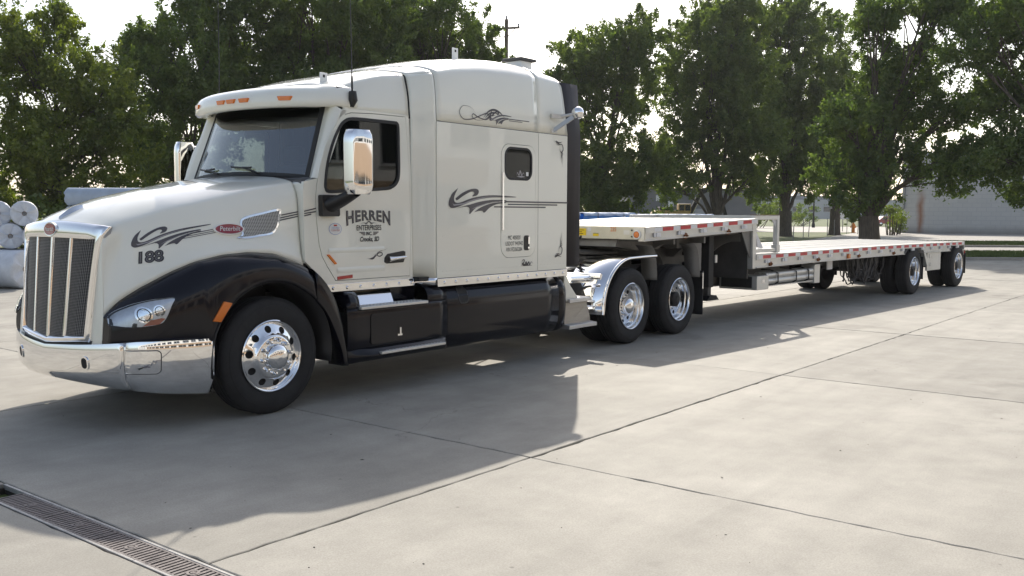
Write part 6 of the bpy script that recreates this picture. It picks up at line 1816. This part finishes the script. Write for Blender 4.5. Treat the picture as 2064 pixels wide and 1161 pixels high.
def car():
    o = empty('parked_car', site(55.3, 140), math.atan2(-FX, FY) + .1)
    tag(o, 'red sedan parked far off beside the warehouse corner', 'car')
    body = [(-2.2, .35), (2.2, .35), (2.25, .6), (2.1, .82), (1.1, .92), (-1.6, .95), (-2.2, .85), (-2.28, .6)]
    G().prism(body, lambda u, v: (u, -.88, v), lambda u, v: (u, .88, v)).obj('body', 'redcar', o, smooth=0, bevel=.08)
    c = G().prism([(-1.5, .93), (1.05, .90), (.35, 1.40), (-.9, 1.42)], lambda u, v: (u, -.74, v), lambda u, v: (u, .74, v)).obj('cabin', 'redcar', o, smooth=0, bevel=.05)
    for s in (-1, 1):
        G().prism([(-1.25, .97), (-.3, .97), (-.3, 1.34), (-.85, 1.34)], lambda u, v: (u, s * .75, v), lambda u, v: (u, s * .73, v)).obj('side_window', 'window', c, smooth=0)
        G().prism([(-.22, .97), (.80, .95), (.3, 1.34), (-.22, 1.34)], lambda u, v: (u, s * .75, v), lambda u, v: (u, s * .73, v)).obj('side_window', 'window', c, smooth=0)
        for x in (-1.35, 1.35):
            w_ = G().lathe([(0, .02), (.2, .02), (.31, .01), (.32, -.05), (.32, -.2), (0, -.2)], 18, 'y', (x, s * .86, .32), s).obj('wheel', 'tyre', o)
            G().lathe([(0, .03), (.19, .028), (.2, .02)], 14, 'y', (x, s * .86, .32), s).obj('rim', 'polish', w_)
        G().box((2.12, s * .5, .62), (2.24, s * .82, .76)).obj('headlight', 'whitemark', o, smooth=0)
car()

# tangle of chains hanging below the trailer deck
def chains():
    M_ = Matrix.Translation((KX, 0, 0)) @ Matrix.Rotation(-0.056, 4, 'Z')
    p = M_ @ Vector((14.25 - KX, -1.08, .93))
    o = empty('chain_tangle', p, -0.056)
    tag(o, 'tangle of grey tie-down chains hanging under the trailer deck before its wheels', 'chains')
    r = random.Random(4)
    for q in range(5):
        g = G()
        for k in range(16):
            a, b = r.uniform(-.9, .85), r.uniform(-.9, .85)
            if abs(a - b) > .9: b = a + .4 * (1 if b > a else -1)
            dp = r.uniform(.25, .55); y0, y1 = r.uniform(-.12, .16), r.uniform(-.12, .16)
            pts = []
            for i in range(13):
                f = i / 12; s_ = 4 * f * (1 - f)
                pts.append((lerp(a, b, f) + r.gauss(0, .012), lerp(y0, y1, f) + r.gauss(0, .01), -.02 - dp * s_ ** .8 + r.gauss(0, .012)))
            g.tube(pts, [.010 + .006 * (i % 2) for i in range(13)], 5)
        g.obj('chain', 'chain', o, smooth=40)
    G().box((-.95, -.02, -.03), (.9, .03, .03)).obj('chain_rail', 'frame', o, smooth=0)
chains()

# ------------------------------------------------------------------ trees
def leaf_mat(name, c1, c2, tr=0.5):
    m = bpy.data.materials.new(name); m.use_nodes = True
    t = m.node_tree; t.nodes.clear(); L = t.links.new
    o = t.nodes.new("ShaderNodeOutputMaterial")
    geo = t.nodes.new("ShaderNodeNewGeometry")
    n = t.nodes.new("ShaderNodeTexNoise"); n.inputs["Scale"].default_value = 0.8; n.inputs["Detail"].default_value = 5
    L(geo.outputs["Position"], n.inputs["Vector"])
    ad = t.nodes.new("ShaderNodeMath"); ad.operation = 'MULTIPLY_ADD'; ad.inputs[1].default_value = 0.30; L(geo.outputs["Random Per Island"], ad.inputs[0]); L(n.outputs[0], ad.inputs[2])
    r = t.nodes.new("ShaderNodeValToRGB")
    r.color_ramp.elements[0].position = 0.42; r.color_ramp.elements[0].color = (*c1, 1)
    r.color_ramp.elements[1].position = 0.92; r.color_ramp.elements[1].color = (*c2, 1)
    L(ad.outputs[0], r.inputs[0])
    d = t.nodes.new("ShaderNodeBsdfDiffuse"); L(r.outputs[0], d.inputs[0])
    tl = t.nodes.new("ShaderNodeBsdfTranslucent")
    sc_ = t.nodes.new("ShaderNodeVectorMath"); sc_.operation = 'MULTIPLY'; sc_.inputs[1].default_value = (1.35, 1.5, 0.6); L(r.outputs[0], sc_.inputs[0]); L(sc_.outputs[0], tl.inputs[0])
    gl = t.nodes.new("ShaderNodeBsdfGlossy"); gl.inputs["Roughness"].default_value = 0.45; gl.inputs[0].default_value = (.5, .5, .5, 1)
    m1 = t.nodes.new("ShaderNodeMixShader"); m1.inputs[0].default_value = tr; L(d.outputs[0], m1.inputs[1]); L(tl.outputs[0], m1.inputs[2])
    m2 = t.nodes.new("ShaderNodeMixShader"); m2.inputs[0].default_value = 0.06; L(m1.outputs[0], m2.inputs[1]); L(gl.outputs[0], m2.inputs[2])
    L(m2.outputs[0], o.inputs[0])
    return m
MT['leaf_left'] = leaf_mat('leaves_yellow_green', (0.095, 0.135, 0.022), (0.24, 0.265, 0.04))
MT['leaf_mid'] = leaf_mat('leaves_deep_green', (0.078, 0.122, 0.031), (0.185, 0.235, 0.055))
MT['leaf_row'] = leaf_mat('leaves_green', (0.083, 0.126, 0.031), (0.195, 0.235, 0.055))
MT['leaf_near'] = leaf_mat('leaves_dark_green', (0.074, 0.122, 0.034), (0.18, 0.23, 0.057))
MT['bark'] = mat('bark', (0.10, 0.080, 0.062), 0.95, var=0.4, vscale=5, stretch=(3, 3, .5), bump=1.0, bscale=12)
def fast_mesh(name, V, quads):
    me = bpy.data.meshes.new(name)
    nv, nq = len(V), len(quads)
    me.vertices.add(nv); me.vertices.foreach_set('co', np.ascontiguousarray(V, dtype=np.float32).ravel())
    me.loops.add(nq * 4); me.loops.foreach_set('vertex_index', np.ascontiguousarray(quads, dtype=np.int32).ravel())
    me.polygons.add(nq); me.polygons.foreach_set('loop_start', np.arange(0, nq * 4, 4, dtype=np.int32))
    me.update(calc_edges=True)
    return me
def finish_leaves(P, size, r):
    n = len(P)
    a = r.normal(size=(n, 3)); a[:, 2] -= 0.5; a /= np.linalg.norm(a, axis=1)[:, None]
    b = r.normal(size=(n, 3)); b -= (b * a).sum(1)[:, None] * a; b /= np.linalg.norm(b, axis=1)[:, None]
    L_ = size * r.uniform(.6, 1.4, n)[:, None]; W_ = L_ * r.uniform(.36, .6, n)[:, None]
    nrm = np.cross(a, b)
    V = np.empty((n, 4, 3)); V[:, 0] = P - a * L_ * .5; V[:, 1] = P + b * W_ * .5 + nrm * L_ * .08; V[:, 2] = P + a * L_ * .5; V[:, 3] = P - b * W_ * .5 + nrm * L_ * .08
    return V.reshape(-1, 3), np.arange(n * 4).reshape(n, 4)
def leaves(centers, radii, counts, size, r, flat=0.75):
    P = []
    for c, rd, k in zip(centers, radii, counts):
        d = r.normal(size=(k, 3)); d /= np.linalg.norm(d, axis=1)[:, None]
        P.append(c + d * (rd * r.random(k) ** 0.45)[:, None] * np.array([1, 1, flat]))
    return finish_leaves(np.vstack(P), size, r)
def sprays(starts, dirs, lens, rads, counts, size, r):
    """leaves set along twigs"""
    P = []
    for c, d, l_, rd, k in zip(starts, dirs, lens, rads, counts):
        u = r.random(k) ** .8
        P.append(c + d * (u * l_)[:, None] + r.normal(size=(k, 3)) * (rd * (1.05 - .7 * u))[:, None])
    return finish_leaves(np.vstack(P), size, r)
def tree(lat, dep, tr, fork, kind, lobes, label, seed, dens=1.0, size=.17):
    base = Vector(site(lat, dep, -.06))
    o = empty('tree', base, math.atan2(-FX, FY))
    tag(o, label, 'tree', None)
    r = np.random.default_rng(seed); rp = random.Random(seed)
    cen, dirs, lens, rds, cnt, prim = [], [], [], [], [], []
    allobes = []
    for x, z, rad_ in lobes:
        dy = r.uniform(-1, 1) * min(2.4, 1.2 + rad_ * .4)
        c0 = np.array([x, dy, z + .06]); prim.append((c0, rad_)); allobes.append((c0, rad_))
        for q in range(3):
            d = r.normal(size=3); d /= np.linalg.norm(d)
            allobes.append((c0 + d * rad_ * .75 * np.array([1, 1.2, .9]), rad_ * r.uniform(.35, .6)))
    for c0, rad_ in allobes:
        for i in range(int(6 + 9.5 * rad_ ** 2)):
            d = r.normal(size=3); d /= np.linalg.norm(d); q = c0 + d * rad_ * (0.15 + .72 * r.random() ** .55)
            t_ = d * .8 + np.array([0, 0, .55]) + r.normal(size=3) * .35; t_ /= np.linalg.norm(t_)
            l_ = r.uniform(.5, 1.15) * (.7 + .14 * rad_)
            cen.append(q); dirs.append(t_); lens.append(l_); rds.append(r.uniform(.13, .24)); cnt.append(int(dens * 34 * l_ / .7 * r.uniform(.6, 1.3)))
    V, Q = sprays(cen, dirs, lens, rds, cnt, size, r)
    me = fast_mesh('crown', V, Q)
    me.materials.append(MT['leaf_' + kind])
    cr_o = bpy.data.objects.new('crown', me); link(cr_o, o)
    # trunk and limbs
    g = G()
    n = 10
    sway = rp.uniform(-.1, .1)
    g.tube([(0, 0, -.1), (.0, 0, .15), (sway * .5, 0, fork * .5), (sway, .05, fork)], [tr * 1.5, tr * 1.12, tr * .95, tr * .9], 14)
    g.obj('trunk', 'bark', o, smooth=60)
    g = G()
    for c0, rad_ in prim:
        s0 = np.array([sway + rp.uniform(-.3, .3) * tr, rp.uniform(-.3, .3) * tr, fork - rp.uniform(.05, .5)])
        e = c0.copy()
        if e[2] < fork + .6: s0[2] = min(s0[2], fork)
        mid = s0 * .45 + e * .55; mid[:2] = s0[:2] * .62 + e[:2] * .38
        pts = crom([tuple(s0), tuple(mid), tuple(e)], 10)
        r0 = tr * rp.uniform(.20, .38)
        g.tube([(a + rp.gauss(0, .04), b + rp.gauss(0, .04), c) for a, b, c in pts], [lerp(r0, .03, i / 9) for i in range(10)], 7)
        near = [c for c in cen if np.linalg.norm(c - c0) < rad_ * 1.05][:60:6]
        for q in near:
            st_ = np.array(pts[rp.randint(5, 8)])
            mm = (st_ + q) / 2 + np.array([rp.gauss(0, .1), rp.gauss(0, .1), .12])
            g.tube([tuple(st_), tuple(mm), tuple(q)], [.04, .028, .012], 5)
    g.obj('limbs', 'bark', o, smooth=60)
    return o
TREES = [
    (-19.34, 40.0, 0.28, 2.2, 'left', [(-1.89, 7.58, 2.18), (0.00, 8.42, 1.53), (0.84, 7.37, 1.96), (2.62, 6.53, 1.75), (-1.47, 4.64, 2.40), (0.84, 4.43, 2.40), (2.83, 4.01, 1.75), (-1.05, 2.54, 1.75), (1.26, 2.44, 1.75), (0.21, 9.47, 0.61), (3.25, 5.27, 1.31)]),
    (-15.25, 46.0, 0.30, 3.0, 'mid', [(-1.21, 10.38, 2.12), (-1.93, 7.97, 1.86), (0.72, 11.35, 2.26), (0.48, 8.45, 2.52), (-1.69, 5.32, 2.12), (0.00, 5.32, 2.26), (2.41, 10.14, 2.39), (-1.33, 3.27, 1.46), (0.48, 2.90, 1.33), (-2.41, 9.42, 1.06), (1.93, 7.01, 2.12), (-2.17, 4.11, 1.33)]),
    (-9.87, 48.0, 0.33, 3.2, 'mid', [(-2.01, 11.77, 2.91), (0.00, 12.27, 3.05), (-0.50, 9.50, 3.05), (2.01, 11.51, 2.91), (2.52, 9.00, 2.63), (-2.77, 8.74, 2.35), (-2.01, 6.23, 2.49), (1.01, 7.23, 2.22)]),
    (-5.25, 55.0, 0.30, 3.4, 'mid', [(-1.73, 12.36, 2.54), (0.00, 13.23, 2.22), (0.29, 10.92, 2.22), (1.88, 12.07, 1.90), (3.03, 11.06, 1.43), (1.44, 10.05, 2.22), (-2.02, 10.05, 2.22), (4.04, 10.78, 0.70), (-0.58, 8.32, 2.22)]),
    (5.76, 60.0, 0.30, 3.6, 'row', [(-1.73, 10.81, 1.90), (-0.31, 11.75, 2.08), (1.26, 12.07, 1.90), (2.20, 12.70, 1.38), (-1.26, 8.29, 2.25), (0.79, 9.24, 2.42), (2.20, 9.24, 1.56), (-0.79, 5.14, 2.60), (1.42, 4.83, 2.42), (0.47, 3.10, 2.25), (-1.10, 2.63, 1.73), (2.83, 3.89, 1.73), (-2.36, 9.55, 1.21)]),
    (14.12, 66.0, 0.55, 1.3, 'row', [(-1.73, 12.75, 2.67), (0.00, 14.14, 2.74), (2.08, 14.66, 2.28), (-2.77, 10.68, 2.28), (-0.35, 10.33, 3.43), (2.08, 11.37, 2.86), (0.69, 7.22, 3.05), (-1.73, 7.91, 2.28), (2.42, 7.22, 2.67), (-3.29, 5.83, 1.52), (-1.38, 4.79, 2.09), (2.08, 4.10, 1.71), (1.04, 15.52, 1.33), (-2.77, 3.75, 1.33)]),
    (21.56, 75.0, 0.52, 2.0, 'row', [(-0.79, 15.83, 2.68), (1.38, 16.22, 2.16), (-0.79, 11.89, 3.68), (1.77, 11.89, 3.03), (-0.39, 7.57, 3.68), (2.36, 7.17, 3.03), (-1.18, 4.81, 2.60), (2.36, 4.81, 2.38), (0.39, 17.80, 1.08)]),
    (27.19, 80.0, 0.45, 2.2, 'row', [(-0.42, 15.93, 2.31), (-0.84, 11.73, 3.00), (1.26, 10.47, 2.77), (0.00, 6.70, 3.46), (2.52, 5.86, 2.54), (-2.10, 5.86, 2.31)]),
    (16.99, 45.0, 0.50, 1.7, 'near', [(0.31, 11.49, 1.35), (1.49, 10.79, 1.72), (3.02, 11.26, 1.72), (0.78, 8.78, 1.35), (1.25, 7.13, 1.72), (2.79, 8.54, 1.47), (-0.28, 5.71, 1.84), (1.84, 5.24, 1.96), (3.38, 6.66, 1.10), (-1.23, 4.06, 1.47), (0.66, 3.59, 1.72), (2.43, 3.94, 1.47), (3.26, 4.30, 0.88), (-0.64, 2.52, 0.98), (-0.17, 10.43, 0.98), (-1.23, 5.95, 1.10)]),
    (23.25, 40.0, 0.45, 2.6, 'near', [(-2.94, 10.52, 1.31), (-1.89, 9.47, 1.31), (-3.78, 9.47, 1.09), (-1.64, 7.16, 1.53), (-2.62, 3.70, 1.42), (-3.11, 3.91, 0.83), (-1.89, 4.64, 1.20), (-1.68, 2.96, 0.98), (-0.63, 8.63, 1.96), (-0.21, 5.48, 2.40), (-4.20, 8.42, 0.83), (-2.52, 6.53, 0.87)]),
]

TL_ = ['bushy yellow-green tree behind the pile of wrapped rolls', 'tall dark tree directly behind the windscreen', 'broad dark tree rising behind the cab roof', 'dark tree with feathery edge behind the sleeper roof and utility pole',
       'shorter tree just behind the sleeper, foliage hanging down to the blue packs', 'many-limbed tree with thick forked trunks behind the raised deck', 'tree with spreading low limbs behind the load stand', 'slender tree between the spreading tree and the thick single trunk', 'thick single-trunked tree behind the lower deck', 'tree at the edge of the yard with boughs hanging before the warehouse wall']
for i, (lat, dep, tr, fork, kind, lobes) in enumerate(TREES):
    tree(lat, dep, tr, fork, kind, lobes, TL_[i], 20 + i, dens=3.1 if dep < 62 else 2.8, size=.12 + .0011 * dep)
def shrub(lat, dep, w_, h, label, seed, kind='row', cat='shrub', name='shrub', group=None):
    o = empty(name, site(lat, dep, -.06), math.atan2(-FX, FY))
    tag(o, label, cat, group)
    r = np.random.default_rng(seed); k = max(8, int(w_ * h * 2.2))
    cen = [np.array([r.uniform(-w_ / 2, w_ / 2), r.uniform(-.8, .8), r.uniform(.25, .9) * h * (1 - .25 * abs(r.uniform(-1, 1)))]) for _ in range(k)]
    V, Q = leaves(cen, [r.uniform(.35, .7) for _ in cen], [int(60) for _ in cen], .24, r)
    me = fast_mesh('foliage', V, Q); me.materials.append(MT['leaf_' + kind]); link(bpy.data.objects.new('foliage', me), o)
    g = G()
    for c in cen[:12]: g.tube([(c[0] * .5, c[1] * .5, 0), tuple(c)], [.05, .02], 5)
    g.obj('stems', 'bark', o)['kind'] = 'stuff'
shrub(33.5, 132, 14, 2.2, 'clipped hedge along the far side of the road', 71, cat='hedge', name='hedge')
shrub(29.5, 118, 7, 4.2, 'rounded bush by the road left of the spreading tree', 72)
shrub(41, 140, 8, 3.6, 'loose bush behind the clipped hedge near the lamp', 73)
shrub(34.2, 84, 1.0, 2.6, 'young leafy sapling close to the warehouse corner downpipe', 74)
shrub(32.0, 80, 1.6, 3.2, 'small bright bush beside the thick single trunk', 75, kind='left')
shrub(-16.5, 37, 9, 2.4, 'low dark bushes below the yellow-green tree', 76, kind='mid')
shrub(-5, 44, 12, 2.6, 'low dark bushes behind the truck hood', 77, kind='mid')
shrub(5, 58, 10, 2.6, 'low dark bushes behind the sleeper and blue packs', 78, kind='mid')
def far_woods():
    r = np.random.default_rng(9); cen = []
    for _ in range(900):
        a = r.uniform(-260, 330); d = 400 + r.uniform(-15, 15); cen.append(np.array([CX + FX * d + FY * a, CY + FY * d - FX * a, r.uniform(.5, 7.5 + 2 * math.sin(a * .05))]))
    V, Q = leaves(cen, [r.uniform(2, 3.6) for _ in cen], [40] * len(cen), 1.6, r)
    me = fast_mesh('far_woods', V, Q); me.materials.append(MT['leaf_mid']); o = bpy.data.objects.new('far_woods', me); link(o); o['kind'] = 'stuff'
    tag(o, 'distant belt of dark trees along the horizon', 'woods')
far_woods()

# ------------------------------------------------------------------ summer haze in the air
def haze():
    o = G().box((-600, -600, -1.1), (700, 600, 21.0)).obj('haze', None, smooth=0)
    m = bpy.data.materials.new('haze_air'); m.use_nodes = True
    t = m.node_tree; t.nodes.clear()
    out = t.nodes.new("ShaderNodeOutputMaterial"); v = t.nodes.new("ShaderNodeVolumePrincipled")
    v.inputs["Color"].default_value = (0.93, 0.95, 1.0, 1); v.inputs["Density"].default_value = 0.00024; v.inputs["Anisotropy"].default_value = 0.35
    t.links.new(v.outputs[0], out.inputs["Volume"])
    o.data.materials.append(m); o['kind'] = 'stuff'
    tag(o, 'pale summer haze hanging in the air over the yard', 'haze')
haze()
